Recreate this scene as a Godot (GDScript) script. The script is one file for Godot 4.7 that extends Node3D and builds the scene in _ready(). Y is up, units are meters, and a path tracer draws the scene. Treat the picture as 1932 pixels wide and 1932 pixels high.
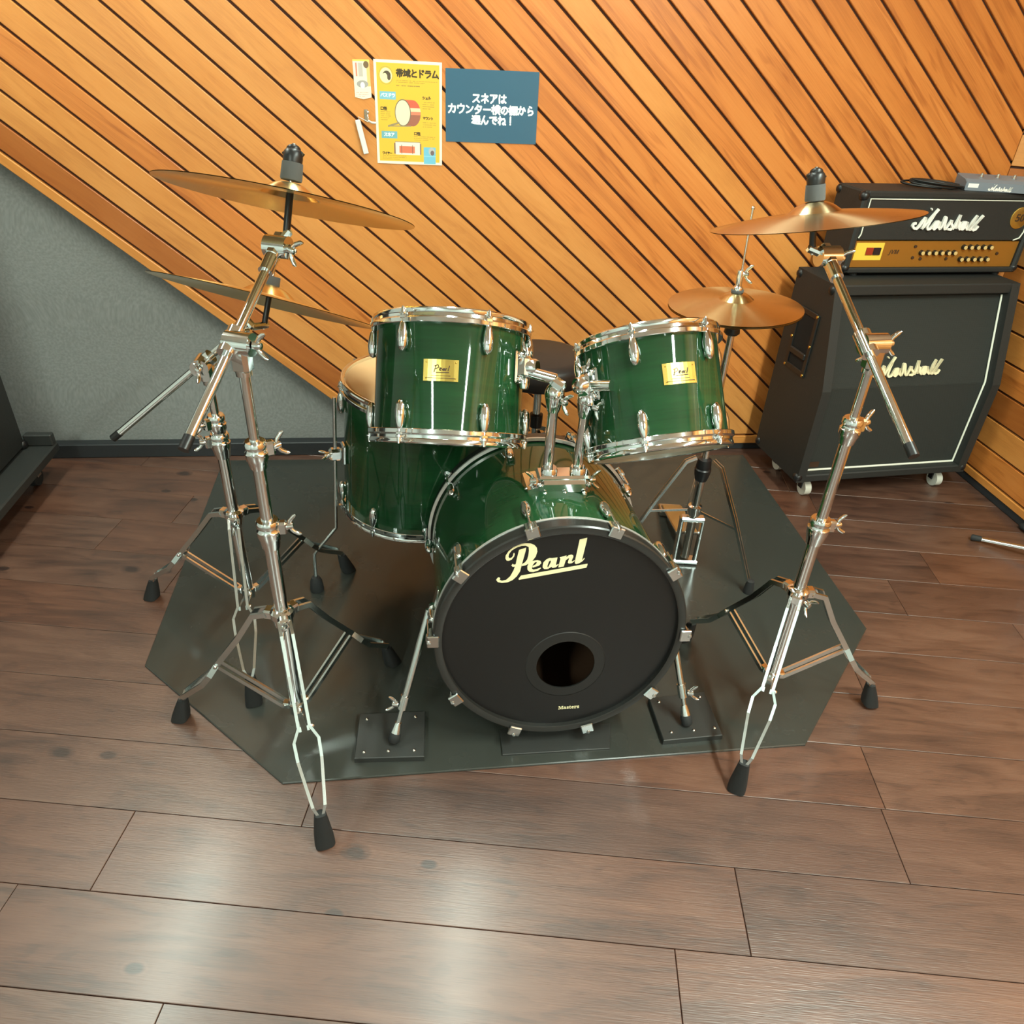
extends Node3D
# A rehearsal room corner: green drum kit on a dark mat, guitar stack in the corner, diagonal plank wall.

class MB:
	var v := PackedVector3Array()
	var n := PackedVector3Array()
	var t := PackedVector2Array()
	func tri(a: Vector3, b: Vector3, c: Vector3, na: Vector3, nb: Vector3, nc: Vector3, ta := Vector2.ZERO, tb := Vector2.ZERO, tc := Vector2.ZERO) -> void:
		if (b - a).cross(c - a).dot(na + nb + nc) > 0.0:
			v.append(a); v.append(c); v.append(b)
			n.append(na); n.append(nc); n.append(nb)
			t.append(ta); t.append(tc); t.append(tb)
		else:
			v.append(a); v.append(b); v.append(c)
			n.append(na); n.append(nb); n.append(nc)
			t.append(ta); t.append(tb); t.append(tc)
	func ftri(a: Vector3, b: Vector3, c: Vector3, out: Vector3, ta := Vector2.ZERO, tb := Vector2.ZERO, tc := Vector2.ZERO) -> void:
		var m := (b - a).cross(c - a).normalized()
		if m.dot(out) < 0.0:
			m = -m
		tri(a, b, c, m, m, m, ta, tb, tc)
	func fquad(a: Vector3, b: Vector3, c: Vector3, d: Vector3, out: Vector3, ta := Vector2.ZERO, tb := Vector2.ZERO, tc := Vector2.ZERO, td := Vector2.ZERO) -> void:
		ftri(a, b, c, out, ta, tb, tc)
		ftri(a, c, d, out, ta, tc, td)
	func mesh() -> ArrayMesh:
		var a := []
		a.resize(Mesh.ARRAY_MAX)
		a[Mesh.ARRAY_VERTEX] = v
		a[Mesh.ARRAY_NORMAL] = n
		a[Mesh.ARRAY_TEX_UV] = t
		var m := ArrayMesh.new()
		m.add_surface_from_arrays(Mesh.PRIMITIVE_TRIANGLES, a)
		return m
	# chamfered box centred on X
	func box(X: Transform3D, s: Vector3, b := 0.0, uvo := Vector2.ZERO, uvs := 1.0) -> MB:
		var h := s * 0.5
		b = minf(b, minf(h.x, minf(h.y, h.z)) * 0.9)
		for ax in 3:
			var i := (ax + 1) % 3
			var j := (ax + 2) % 3
			for sg in [-1.0, 1.0]:
				var q := []
				var uv := []
				for k in [[-1, -1], [1, -1], [1, 1], [-1, 1]]:
					var p := Vector3.ZERO
					p[ax] = sg * h[ax]
					p[i] = k[0] * (h[i] - b)
					p[j] = k[1] * (h[j] - b)
					q.append(X * p)
					var w := Vector2(p.x, p.z) if ax == 1 else (Vector2(p.x, p.y) if ax == 2 else Vector2(p.z, p.y))
					uv.append(uvo + w * uvs)
				var o := Vector3.ZERO
				o[ax] = sg
				fquad(q[0], q[1], q[2], q[3], X.basis * o, uv[0], uv[1], uv[2], uv[3])
		if b <= 0.0:
			return self
		for ax in 3:
			var i := (ax + 1) % 3
			var j := (ax + 2) % 3
			for si in [-1.0, 1.0]:
				for sj in [-1.0, 1.0]:
					var q := []
					for e in [[-1.0, 0], [1.0, 0], [1.0, 1], [-1.0, 1]]:
						var p := Vector3.ZERO
						p[ax] = e[0] * (h[ax] - b)
						p[i] = si * (h[i] - (b if e[1] == 1 else 0.0))
						p[j] = sj * (h[j] - (0.0 if e[1] == 1 else b))
						q.append(p)
					var o := Vector3.ZERO
					o[i] = si
					o[j] = sj
					var f := func(p): return uvo + Vector2(p.x, p.z) * uvs
					fquad(X * q[0], X * q[1], X * q[2], X * q[3], X.basis * o, f.call(q[0]), f.call(q[1]), f.call(q[2]), f.call(q[3]))
		for sx in [-1.0, 1.0]:
			for sy in [-1.0, 1.0]:
				for sz in [-1.0, 1.0]:
					var o := Vector3(sx, sy, sz)
					ftri(X * (o * Vector3(h.x, h.y - b, h.z - b)), X * (o * Vector3(h.x - b, h.y, h.z - b)), X * (o * Vector3(h.x - b, h.y - b, h.z)), X.basis * o, uvo, uvo, uvo)
		return self
	# round tube along points; r a number or an array
	func tube(pts: Array, r, sides := 14, cap := true) -> MB:
		var c := pts.size()
		var up := Vector3.UP
		var d0: Vector3 = (pts[1] - pts[0]).normalized()
		if absf(d0.dot(up)) > 0.9:
			up = Vector3.RIGHT
		var x := d0.cross(up).normalized()
		var rings := []
		var len := 0.0
		for k in c:
			var d: Vector3
			if k == 0: d = d0
			elif k == c - 1: d = (pts[k] - pts[k - 1]).normalized()
			else: d = ((pts[k] - pts[k - 1]).normalized() + (pts[k + 1] - pts[k]).normalized()).normalized()
			x = (x - d * x.dot(d)).normalized()
			var y := d.cross(x)
			var rr: float = r[k] if r is Array else r
			if k > 0: len += (pts[k] - pts[k - 1]).length()
			var ring := []
			for s in sides + 1:
				var a := TAU * s / sides
				var o := x * cos(a) + y * sin(a)
				ring.append([pts[k] + o * rr, o, Vector2(float(s) / sides, len * 10.0)])
			rings.append([ring, d])
		for k in c - 1:
			var A = rings[k][0]
			var B = rings[k + 1][0]
			for s in sides:
				tri(A[s][0], A[s + 1][0], B[s + 1][0], A[s][1], A[s + 1][1], B[s + 1][1], A[s][2], A[s + 1][2], B[s + 1][2])
				tri(A[s][0], B[s + 1][0], B[s][0], A[s][1], B[s + 1][1], B[s][1], A[s][2], B[s + 1][2], B[s][2])
		if cap:
			for e in [[0, -1.0], [c - 1, 1.0]]:
				var R = rings[e[0]][0]
				var o: Vector3 = rings[e[0]][1] * e[1]
				for s in sides:
					tri(pts[e[0]], R[s][0], R[s + 1][0], o, o, o)
		return self
	# profile of Vector2(radius, height) turned round Y of X
	func lathe(X: Transform3D, p: Array, segs := 48, sharp := 40.0, from := 0.0, to := TAU) -> MB:
		var c := p.size()
		var sn := []
		for k in c - 1:
			var d: Vector2 = (p[k + 1] - p[k]).normalized()
			sn.append(Vector2(d.y, -d.x))
		var lim := cos(deg_to_rad(sharp))
		for k in c - 1:
			if (p[k + 1] - p[k]).length() < 1e-6: continue
			var n0: Vector2 = sn[k]
			var n1: Vector2 = sn[k]
			if k > 0 and sn[k - 1].dot(sn[k]) > lim: n0 = (sn[k - 1] + sn[k]).normalized()
			if k < c - 2 and sn[k + 1].dot(sn[k]) > lim: n1 = (sn[k + 1] + sn[k]).normalized()
			for s in segs:
				var a0 := from + (to - from) * s / segs
				var a1 := from + (to - from) * (s + 1) / segs
				var u0 := Vector3(sin(a0), 0, cos(a0))
				var u1 := Vector3(sin(a1), 0, cos(a1))
				var P0: Vector3 = X * (u0 * p[k].x + Vector3(0, p[k].y, 0))
				var P1: Vector3 = X * (u1 * p[k].x + Vector3(0, p[k].y, 0))
				var Q0: Vector3 = X * (u0 * p[k + 1].x + Vector3(0, p[k + 1].y, 0))
				var Q1: Vector3 = X * (u1 * p[k + 1].x + Vector3(0, p[k + 1].y, 0))
				var a := (X.basis * (u0 * n0.x + Vector3(0, n0.y, 0))).normalized()
				var b := (X.basis * (u1 * n0.x + Vector3(0, n0.y, 0))).normalized()
				var cc := (X.basis * (u1 * n1.x + Vector3(0, n1.y, 0))).normalized()
				var dd := (X.basis * (u0 * n1.x + Vector3(0, n1.y, 0))).normalized()
				var ua := a0 / TAU
				var ub := a1 / TAU
				var va: float = float(k) / (c - 1)
				var vb: float = float(k + 1) / (c - 1)
				if p[k].x > 1e-6: tri(P0, P1, Q1, a, b, cc, Vector2(ua, va), Vector2(ub, va), Vector2(ub, vb))
				if p[k + 1].x > 1e-6: tri(P0, Q1, Q0, a, cc, dd, Vector2(ua, va), Vector2(ub, vb), Vector2(ua, vb))
		return self
	# flat outline in X's xy plane given thickness from z0 to z1, front edge chamfered by b (convex outlines only when b > 0)
	func slab(X: Transform3D, poly: PackedVector2Array, z0: float, z1: float, b := 0.0, uvx := Transform2D.IDENTITY) -> MB:
		var q := poly
		if Geometry2D.is_polygon_clockwise(q): q.reverse()
		var c := q.size()
		var f := q
		if b > 0.0:
			f = PackedVector2Array()
			for k in c:
				var e0 := (q[k] - q[(k + c - 1) % c]).normalized()
				var e1 := (q[(k + 1) % c] - q[k]).normalized()
				var m0 := Vector2(-e0.y, e0.x)
				var m1 := Vector2(-e1.y, e1.x)
				var m := (m0 + m1).normalized()
				f.append(q[k] + m * b / maxf(0.4, m.dot(m0)))
		var fr := X.basis.z.normalized()
		var idx := Geometry2D.triangulate_polygon(f)
		for k in range(0, idx.size(), 3):
			var P := [f[idx[k]], f[idx[k + 1]], f[idx[k + 2]]]
			ftri(X * Vector3(P[0].x, P[0].y, z1), X * Vector3(P[1].x, P[1].y, z1), X * Vector3(P[2].x, P[2].y, z1), fr, uvx * P[0], uvx * P[1], uvx * P[2])
			ftri(X * Vector3(P[0].x, P[0].y, z0), X * Vector3(P[1].x, P[1].y, z0), X * Vector3(P[2].x, P[2].y, z0), -fr, uvx * P[0], uvx * P[1], uvx * P[2])
		for k in c:
			var j := (k + 1) % c
			var e := (q[j] - q[k]).normalized()
			var o := X.basis * Vector3(e.y, -e.x, 0)
			fquad(X * Vector3(q[k].x, q[k].y, z0), X * Vector3(q[j].x, q[j].y, z0), X * Vector3(q[j].x, q[j].y, z1 - b), X * Vector3(q[k].x, q[k].y, z1 - b), o, uvx * q[k], uvx * q[j], uvx * q[j], uvx * q[k])
			if b > 0.0:
				fquad(X * Vector3(q[k].x, q[k].y, z1 - b), X * Vector3(q[j].x, q[j].y, z1 - b), X * Vector3(f[j].x, f[j].y, z1), X * Vector3(f[k].x, f[k].y, z1), o + fr, uvx * q[k], uvx * q[j], uvx * f[j], uvx * f[k])
		return self
	func ball(X: Transform3D, r: Vector3, segs := 16, rows := 9) -> MB:
		var p := []
		for k in rows + 1:
			var a := -PI / 2 + PI * k / rows
			p.append(Vector2(cos(a), sin(a)))
		return lathe(X * Transform3D(Basis.from_scale(r), Vector3.ZERO), p, segs, 60.0)
	func ribbon(X: Transform3D, pts: PackedVector2Array, w: float, z0: float, z1: float) -> MB:
		for poly in Geometry2D.offset_polyline(pts, w, Geometry2D.JOIN_ROUND, Geometry2D.END_ROUND):
			if not Geometry2D.is_polygon_clockwise(poly): slab(X, poly, z0, z1)
		return self

func at(p: Vector3) -> Transform3D: return Transform3D(Basis.IDENTITY, p)
# frame whose Y runs along a, with Z as near as can be to z
func along(p: Vector3, a: Vector3, z := Vector3.BACK) -> Transform3D:
	var y := a.normalized()
	if absf(y.dot(z.normalized())) > 0.98: z = Vector3.RIGHT
	var x := y.cross(z).normalized()
	return Transform3D(Basis(x, y, x.cross(y)), p)
func yawed(p: Vector3, deg: float) -> Transform3D: return Transform3D(Basis(Vector3.UP, deg_to_rad(deg)), p)
func v2(a: Array) -> PackedVector2Array:
	var q := PackedVector2Array()
	for k in range(0, a.size(), 2): q.append(Vector2(a[k], a[k + 1]))
	return q

var used := {}
func numbered(called: String) -> String:
	var k: int = used.get(called, 0)
	used[called] = k + 1
	return called if k == 0 else "%s_%03d" % [called, k]
func frame_of(o: Node) -> Transform3D:
	var X := Transform3D.IDENTITY
	while o != self:
		X = o.transform * X
		o = o.get_parent()
	return X
func tag(o: Node, label: String, category: String, group := "", kind := "") -> void:
	if label: o.set_meta("label", label)
	if category: o.set_meta("category", category)
	if group: o.set_meta("group", group)
	if kind: o.set_meta("kind", kind)
func thing(called: String, label: String, category: String, X: Transform3D, group := "") -> Node3D:
	var o := Node3D.new()
	o.name = numbered(called)
	add_child(o)
	o.transform = X
	tag(o, label, category, group)
	return o
# a part whose shape is written in world coordinates
func part(p: Node, called: String, m: MB, mat: Material, label := "") -> MeshInstance3D:
	return put(p, called, m.mesh(), mat, Transform3D.IDENTITY, label)
# a part whose shape has its own axes, set at X in the world
func put(p: Node, called: String, mesh: Mesh, mat: Material, X: Transform3D, label := "") -> MeshInstance3D:
	var o := MeshInstance3D.new()
	o.name = called
	o.mesh = mesh
	o.material_override = mat
	p.add_child(o, true)
	o.transform = frame_of(p).affine_inverse() * X
	if label: o.set_meta("label", label)
	return o
func solo(called: String, m: MB, mat: Material, base: Vector3, label: String, category: String, group := "") -> MeshInstance3D:
	var o := MeshInstance3D.new()
	o.name = numbered(called)
	var q := PackedVector3Array()
	for p in m.v: q.append(p - base)
	m.v = q
	o.mesh = m.mesh()
	o.material_override = mat
	add_child(o)
	o.position = base
	tag(o, label, category, group)
	return o
func setting(called: String) -> Node3D:
	var o := Node3D.new()
	o.name = called
	add_child(o)
	o.set_meta("kind", "structure")
	return o

# ---------------------------------------------------------------- materials
var M := {}
func mat(c: Color, rough: float, metal := 0.0) -> StandardMaterial3D:
	var m := StandardMaterial3D.new()
	m.albedo_color = c
	m.roughness = rough
	m.metallic = metal
	return m
func c8(r: int, g: int, b: int) -> Color: return Color8(r, g, b)
func noise(seed: int, f: float, oct := 3) -> FastNoiseLite:
	var z := FastNoiseLite.new()
	z.seed = seed
	z.frequency = f
	z.fractal_octaves = oct
	z.noise_type = FastNoiseLite.TYPE_SIMPLEX_SMOOTH
	return z
# grain running along u, which repeats; returns [colour, relief]
func wood_maps(seed: int, w: int, h: int, lu: float, lv: float, dark: Color, mid: Color, pale: Color, figure: float, knots: int, fleck := 0.0) -> Array:
	var im := Image.create(w, h, false, Image.FORMAT_RGB8)
	var re := Image.create(w, h, false, Image.FORMAT_RGB8)
	var a := noise(seed, 1.0, 2)
	var b := noise(seed + 1, 1.0, 2)
	var rng := RandomNumberGenerator.new()
	rng.seed = seed
	var kn := []
	for k in knots: kn.append(Vector3(rng.randf() * lu, rng.randf() * lv, rng.randf_range(0.006, 0.013)))
	var R := lu / TAU
	for x in w:
		var ang := TAU * x / w
		var cx := cos(ang) * R
		var cy := sin(ang) * R
		for y in h:
			var vv := lv * y / h
			var big := a.get_noise_3d(cx * 1.6, cy * 1.6, vv * 9.0)
			var wave := b.get_noise_3d(cx * 3.2 + 9.0, cy * 3.2, vv * 24.0 + big * 1.5)
			var fine := a.get_noise_3d(cx * 7.0, cy * 7.0, vv * 420.0)
			var pore := b.get_noise_3d(cx * 26.0, cy * 26.0, vv * 900.0)
			var g := 0.5 + figure * (0.55 * wave + 0.35 * big) + 0.13 * fine + 0.07 * pore
			if fleck > 0.0:
				var fk := b.get_noise_3d(cx * 9.0 + 4.0 + big * 0.8, cy * 9.0, vv * 34.0 + wave * 1.2)
				g -= fleck * smoothstep(0.22, 0.55, fk) - fleck * 0.25 * smoothstep(0.2, 0.6, -fk)
			var kd := 0.0
			for k in kn:
				var dx := absf(lu * x / w - k.x)
				dx = minf(dx, lu - dx)
				var dd := sqrt(dx * dx * 0.35 + (vv - k.y) * (vv - k.y))
				if dd < k.z * 3.0:
					kd = maxf(kd, clampf(1.6 - dd / k.z, 0.0, 1.0))
					g += 0.16 * sin(dd * 620.0) * (1.0 - dd / (k.z * 3.0))
			g = clampf(g - kd * 0.7, 0.0, 1.0)
			var c := dark.lerp(mid, g * 2.0) if g < 0.5 else mid.lerp(pale, g * 2.0 - 1.0)
			im.set_pixel(x, y, c)
			var q := clampf(0.5 + 0.28 * fine + 0.34 * pore + 0.1 * wave, 0.0, 1.0)
			re.set_pixel(x, y, Color(q, q, q))
	im.generate_mipmaps()
	return [ImageTexture.create_from_image(im), ImageTexture.create_from_image(re)]
func speckle(seed: int, size: int, f: float, lo: Color, hi: Color, oct := 4) -> ImageTexture:
	var im := Image.create(size, size, false, Image.FORMAT_RGB8)
	var z := noise(seed, f, oct)
	for x in size:
		for y in size:
			var ax := TAU * x / size
			var ay := TAU * y / size
			var g := z.get_noise_3d(cos(ax) * size / TAU + sin(ay) * size / TAU * 0.37, sin(ax) * size / TAU, cos(ay) * size / TAU + sin(ay) * size / TAU * 0.8)
			im.set_pixel(x, y, lo.lerp(hi, clampf(0.5 + g * 0.9, 0.0, 1.0)))
	return ImageTexture.create_from_image(im)

func make_materials() -> void:
	M.chrome = mat(Color(0.90, 0.92, 0.92), 0.08, 1.0)
	M.chrome_worn = mat(Color(0.84, 0.87, 0.87), 0.17, 1.0)
	M.steel = mat(Color(0.74, 0.73, 0.70), 0.24, 1.0)
	M.rubber = mat(c8(30, 31, 31), 0.75)
	M.black_plastic = mat(c8(20, 20, 21), 0.38)
	M.felt = mat(c8(74, 76, 78), 0.95)
	M.felt.rim_enabled = true
	M.felt.rim = 0.3
	M.gold = mat(c8(205, 178, 92), 0.26, 0.9)
	M.brass = mat(c8(214, 178, 92), 0.3, 1.0)
	M.knob_cap = mat(c8(232, 206, 140), 0.3, 0.35)
	M.logo = mat(c8(232, 222, 176), 0.5)
	M.white_logo = mat(c8(240, 238, 228), 0.45)
	M.cream_logo = mat(c8(226, 214, 176), 0.45)
	M.head_black = mat(c8(13, 13, 13), 0.46)
	M.head_tan = mat(c8(206, 170, 124), 0.35)
	M.head_ring = mat(c8(23, 23, 22), 0.5)
	M.head_clear = mat(c8(226, 216, 196), 0.5)
	M.shell_inside = mat(c8(70, 46, 28), 0.7)
	M.hoop_black = mat(c8(38, 38, 36), 0.26)
	M.inlay = mat(Color(0.86, 0.86, 0.84), 0.2, 0.6)
	M.mat_rubber = mat(c8(52, 54, 50), 0.30)
	M.mat_rubber.roughness_texture = speckle(41, 256, 0.03, Color(0.55, 0.55, 0.55), Color(1, 1, 1))
	M.mat_rubber.uv1_triplanar = true
	M.mat_rubber.uv1_world_triplanar = true
	M.mat_rubber.uv1_scale = Vector3(0.9, 0.9, 0.9)
	M.block = mat(c8(44, 45, 43), 0.45)
	M.vinyl = mat(c8(33, 34, 32), 0.62)
	M.vinyl.heightmap_enabled = true
	M.vinyl.heightmap_scale = 0.03
	M.vinyl.heightmap_texture = speckle(11, 256, 0.16, Color(0, 0, 0), Color(1, 1, 1))
	M.vinyl.uv1_triplanar = true
	M.vinyl.uv1_scale = Vector3(7, 7, 7)
	M.grille = mat(c8(35, 37, 33), 0.85)
	M.grille.heightmap_enabled = true
	M.grille.heightmap_scale = 0.03
	M.grille.heightmap_texture = weave()
	M.grille.uv1_triplanar = true
	M.grille.uv1_scale = Vector3(9, 9, 9)
	M.piping = mat(c8(222, 222, 206), 0.5)
	M.panel_gold = mat(c8(170, 118, 46), 0.42, 0.55)
	M.sticker = mat(c8(232, 196, 72), 0.45)
	M.rocker_red = mat(c8(150, 48, 26), 0.35)
	M.rocker_dark = mat(c8(38, 28, 34), 0.35)
	M.panel_ink = mat(c8(58, 36, 18), 0.6)
	M.caster_wheel = mat(c8(196, 194, 182), 0.5)
	M.pedal_grey = mat(c8(112, 120, 128), 0.45)
	M.white_plastic = mat(c8(226, 226, 220), 0.45)
	M.seat_vinyl = mat(c8(32, 31, 31), 0.42)
	M.dark_void = mat(c8(8, 8, 8), 0.9)
	M.handle_black = mat(c8(24, 24, 23), 0.5)
	M.baseboard = mat(c8(38, 40, 42), 0.5)
	M.groove = mat(c8(70, 38, 20), 0.8)
	M.ceiling = mat(c8(232, 234, 230), 0.9)
	M.wall_plain = mat(c8(184, 192, 190), 0.9)
	M.tape_white = mat(c8(214, 216, 214), 0.5)
	M.cable = mat(c8(24, 24, 23), 0.5)
	# cymbal bronze, turned in fine circles
	for k in [["cymbal", c8(222, 200, 148)], ["cymbal_red", c8(214, 192, 152)], ["cymbal_hat", c8(210, 192, 144)], ["cymbal_ride", c8(226, 190, 120)]]:
		var m := mat(k[1], 0.25, 1.0)
		m.anisotropy_enabled = true
		m.anisotropy = -0.92
		M[k[0]] = m
	# green lacquered maple
	var gm := wood_maps(5, 512, 256, 0.8, 0.4, c8(10, 40, 18), c8(17, 59, 29), c8(28, 78, 40), 0.55, 0)
	M.green = mat(Color.WHITE, 0.6)
	M.green.metallic_specular = 0.2
	M.green.albedo_texture = gm[0]
	M.green.clearcoat_enabled = true
	M.green.clearcoat = 1.0
	M.green.clearcoat_roughness = 0.04
	# plank wall
	var names := ["plank_a", "plank_b", "plank_c", "plank_d"]
	var tints := [Color(1, 1, 1), Color(0.98, 0.92, 0.85), Color(1.0, 0.98, 0.94), Color(1.0, 0.95, 0.90)]
	var pw := wood_maps(21, 1024, 512, 2.6, 0.64, c8(172, 104, 50), c8(204, 136, 70), c8(217, 152, 86), 0.34, 0, 0.06)
	var pf := wood_maps(33, 1024, 512, 1.1, 0.64, c8(160, 92, 42), c8(203, 131, 66), c8(217, 150, 84), 0.46, 0, 0.20)
	for k in 4:
		var m := mat(tints[k], 0.36)
		m.albedo_texture = (pw if k % 2 == 0 else pf)[0]
		M[names[k]] = m
	M.trim_wood = mat(Color(1.0, 0.98, 0.92), 0.4)
	M.trim_wood.albedo_texture = pw[0]
	M.plank_red = mat(Color(0.82, 0.72, 0.66), 0.36)
	M.plank_red.albedo_texture = pw[0]
	# floor boards
	var fl := wood_maps(57, 1024, 1024, 2.6, 0.9, c8(46, 29, 23), c8(86, 58, 45), c8(110, 81, 66), 0.5, 9, 0.13)
	for k in 3:
		var m := mat([Color(1, 1, 1), Color(0.9, 0.88, 0.88), Color(1.0, 0.94, 0.89)][k], 0.40)
		m.metallic_specular = 0.7
		m.clearcoat_enabled = true
		m.clearcoat = 0.32
		m.clearcoat_roughness = 0.2
		m.albedo_texture = fl[0]
		m.heightmap_enabled = true
		m.heightmap_scale = 0.035
		m.heightmap_texture = fl[1]
		M["board_%d" % k] = m
	# grey carpet-like panel
	M.fabric = mat(Color.WHITE, 0.95)
	M.fabric.albedo_texture = speckle(71, 512, 0.11, c8(120, 122, 119), c8(138, 140, 137), 5)
	M.fabric.uv1_triplanar = true
	M.fabric.uv1_scale = Vector3(1.6, 1.6, 1.6)
	M.fabric.heightmap_enabled = true
	M.fabric.heightmap_scale = 0.02
	M.fabric.heightmap_texture = speckle(72, 256, 0.3, Color.BLACK, Color.WHITE, 3)
	# the lamps' diffusers
	M.lamp = mat(c8(250, 248, 240), 0.6)
	M.lamp.emission_enabled = true
	M.lamp.emission = Color(0.95, 1.0, 0.95)
	M.lamp.emission_energy_multiplier = 6.0
	M.lamp_frame = mat(c8(236, 236, 232), 0.5)
func weave() -> ImageTexture:
	var im := Image.create(128, 128, false, Image.FORMAT_RGB8)
	for x in 128:
		for y in 128:
			var s := 0.5 + 0.25 * sin(TAU * x / 8.0) * (1.0 if (y / 8) % 2 == 0 else -1.0) + 0.25 * sin(TAU * y / 8.0)
			im.set_pixel(x, y, Color(s, s, s))
	return ImageTexture.create_from_image(im)

const PEARL_BAR := [-0.0976, 0.1618, 0.0449, 0.1859, 0.0447, 0.1824, 0.0430, 0.1762, -0.1016, 0.1515, -0.1023, 0.1543]
const PEARL_L := [0.0230, 0.2468, 0.0388, 0.2504, 0.0382, 0.2428, 0.0322, 0.1984, 0.0316, 0.1953, 0.0341, 0.1979, 0.0368, 0.2013, 0.0375, 0.1992, 0.0335, 0.1932, 0.0268, 0.1883, 0.0198, 0.1861, 0.0170, 0.1887, 0.0172, 0.1969]
const PEARL_R := [-0.0166, 0.2044, -0.0023, 0.2084, -0.0028, 0.2039, 0.0025, 0.2088, 0.0082, 0.2100, 0.0119, 0.2084, 0.0127, 0.2043, 0.0108, 0.1992, 0.0094, 0.1942, 0.0122, 0.1930, 0.0155, 0.1960, 0.0165, 0.1945, 0.0107, 0.1889, 0.0045, 0.1882, 0.0017, 0.1903, 0.0030, 0.1975, 0.0044, 0.2015, 0.0010, 0.2007, -0.0032, 0.1967, -0.0065, 0.1814, -0.0180, 0.1794, -0.0149, 0.2003]
const PEARL_A := [-0.0520, 0.1853, -0.0507, 0.1935, -0.0449, 0.2004, -0.0381, 0.2036, -0.0328, 0.2030, -0.0214, 0.2042, -0.0238, 0.1873, -0.0219, 0.1851, -0.0186, 0.1881, -0.0179, 0.1864, -0.0233, 0.1800, -0.0304, 0.1786, -0.0332, 0.1815, -0.0400, 0.1766, -0.0399, 0.1807, -0.0348, 0.1939, -0.0360, 0.1980, -0.0393, 0.1951, -0.0421, 0.1829, -0.0404, 0.1809, -0.0405, 0.1764, -0.0480, 0.1765, -0.0517, 0.1802]
const PEARL_E := [-0.0849, 0.1846, -0.0822, 0.1917, -0.0746, 0.1976, -0.0642, 0.1992, -0.0570, 0.1968, -0.0553, 0.1916, -0.0600, 0.1857, -0.0735, 0.1811, -0.0740, 0.1848, -0.0680, 0.1881, -0.0647, 0.1931, -0.0666, 0.1952, -0.0700, 0.1933, -0.0742, 0.1858, -0.0748, 0.1805, -0.0745, 0.1780, -0.0709, 0.1758, -0.0639, 0.1772, -0.0561, 0.1803, -0.0552, 0.1789, -0.0611, 0.1733, -0.0715, 0.1700, -0.0795, 0.1710, -0.0842, 0.1764]
const PEARL_STEM := [-0.1041, 0.2260, -0.0893, 0.2311, -0.0901, 0.2235, -0.0970, 0.1893, -0.0998, 0.1729, -0.1064, 0.1607, -0.1149, 0.1517, -0.1253, 0.1465, -0.1376, 0.1454, -0.1465, 0.1479, -0.1501, 0.1533, -0.1476, 0.1584, -0.1442, 0.1597, -0.1415, 0.1570, -0.1431, 0.1529, -0.1378, 0.1506, -0.1290, 0.1523, -0.1205, 0.1613, -0.1140, 0.1756, -0.1112, 0.1851, -0.1161, 0.1849, -0.1188, 0.1881, -0.1164, 0.1925, -0.1137, 0.1899, -0.1098, 0.1908, -0.1081, 0.2040]
const PEARL_BOWL := [-0.0969, 0.1858, -0.0882, 0.1879, -0.0763, 0.1956, -0.0682, 0.2085, -0.0653, 0.2205, -0.0667, 0.2296, -0.0722, 0.2368, -0.0811, 0.2411, -0.0924, 0.2420, -0.1043, 0.2396, -0.1161, 0.2335, -0.1261, 0.2239, -0.1318, 0.2130, -0.1321, 0.2060, -0.1292, 0.2008, -0.1245, 0.2002, -0.1185, 0.2034, -0.1139, 0.2103, -0.1127, 0.2163, -0.1142, 0.2194, -0.1159, 0.2174, -0.1162, 0.2124, -0.1195, 0.2075, -0.1238, 0.2066, -0.1257, 0.2098, -0.1250, 0.2168, -0.1193, 0.2256, -0.1092, 0.2322, -0.0990, 0.2358, -0.0904, 0.2359, -0.0841, 0.2323, -0.0832, 0.2232, -0.0840, 0.2112, -0.0862, 0.2011, -0.0911, 0.1941, -0.0962, 0.1909]
const MARSHALL := [[0.196, 0.251, 0.206, 0.259],
	[0.042, 0.083, 0.008, 0.075, 0.000, 0.048, 0.029, 0.020, 0.073, 0.017, 0.098, 0.048, 0.123, 0.103, 0.159, 0.154],
	[0.159, 0.154, 0.154, 0.096, 0.149, 0.013],
	[0.149, 0.013, 0.195, 0.088, 0.242, 0.159, 0.306, 0.256],
	[0.267, 0.190, 0.235, 0.104, 0.216, 0.033, 0.236, 0.008, 0.270, 0.017, 0.295, 0.049],
	[0.367, 0.105, 0.326, 0.101, 0.300, 0.061, 0.304, 0.026, 0.329, 0.010, 0.364, 0.042, 0.386, 0.105],
	[0.386, 0.105, 0.386, 0.034, 0.415, 0.010],
	[0.415, 0.010, 0.433, 0.058, 0.439, 0.160, 0.454, 0.156, 0.461, 0.129],
	[0.461, 0.129, 0.467, 0.034, 0.492, 0.006],
	[0.492, 0.006, 0.525, 0.066, 0.554, 0.122],
	[0.554, 0.122, 0.556, 0.082, 0.600, 0.035, 0.578, 0.007, 0.527, 0.015],
	[0.605, 0.011, 0.632, 0.083, 0.658, 0.189],
	[0.658, 0.189, 0.649, 0.019],
	[0.649, 0.019, 0.667, 0.091, 0.684, 0.099, 0.685, 0.035, 0.716, 0.007],
	[0.778, 0.099, 0.735, 0.099, 0.712, 0.051, 0.727, 0.015, 0.758, 0.012, 0.785, 0.060, 0.795, 0.103],
	[0.795, 0.103, 0.799, 0.028, 0.829, 0.004],
	[0.829, 0.004, 0.865, 0.076, 0.914, 0.183],
	[0.914, 0.183, 0.876, 0.116, 0.847, 0.028, 0.869, 0.000],
	[0.869, 0.000, 0.929, 0.084, 1.000, 0.184],
	[1.000, 0.184, 0.953, 0.116, 0.895, 0.028, 0.917, 0.000, 0.951, 0.012, 0.976, 0.053]]

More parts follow.
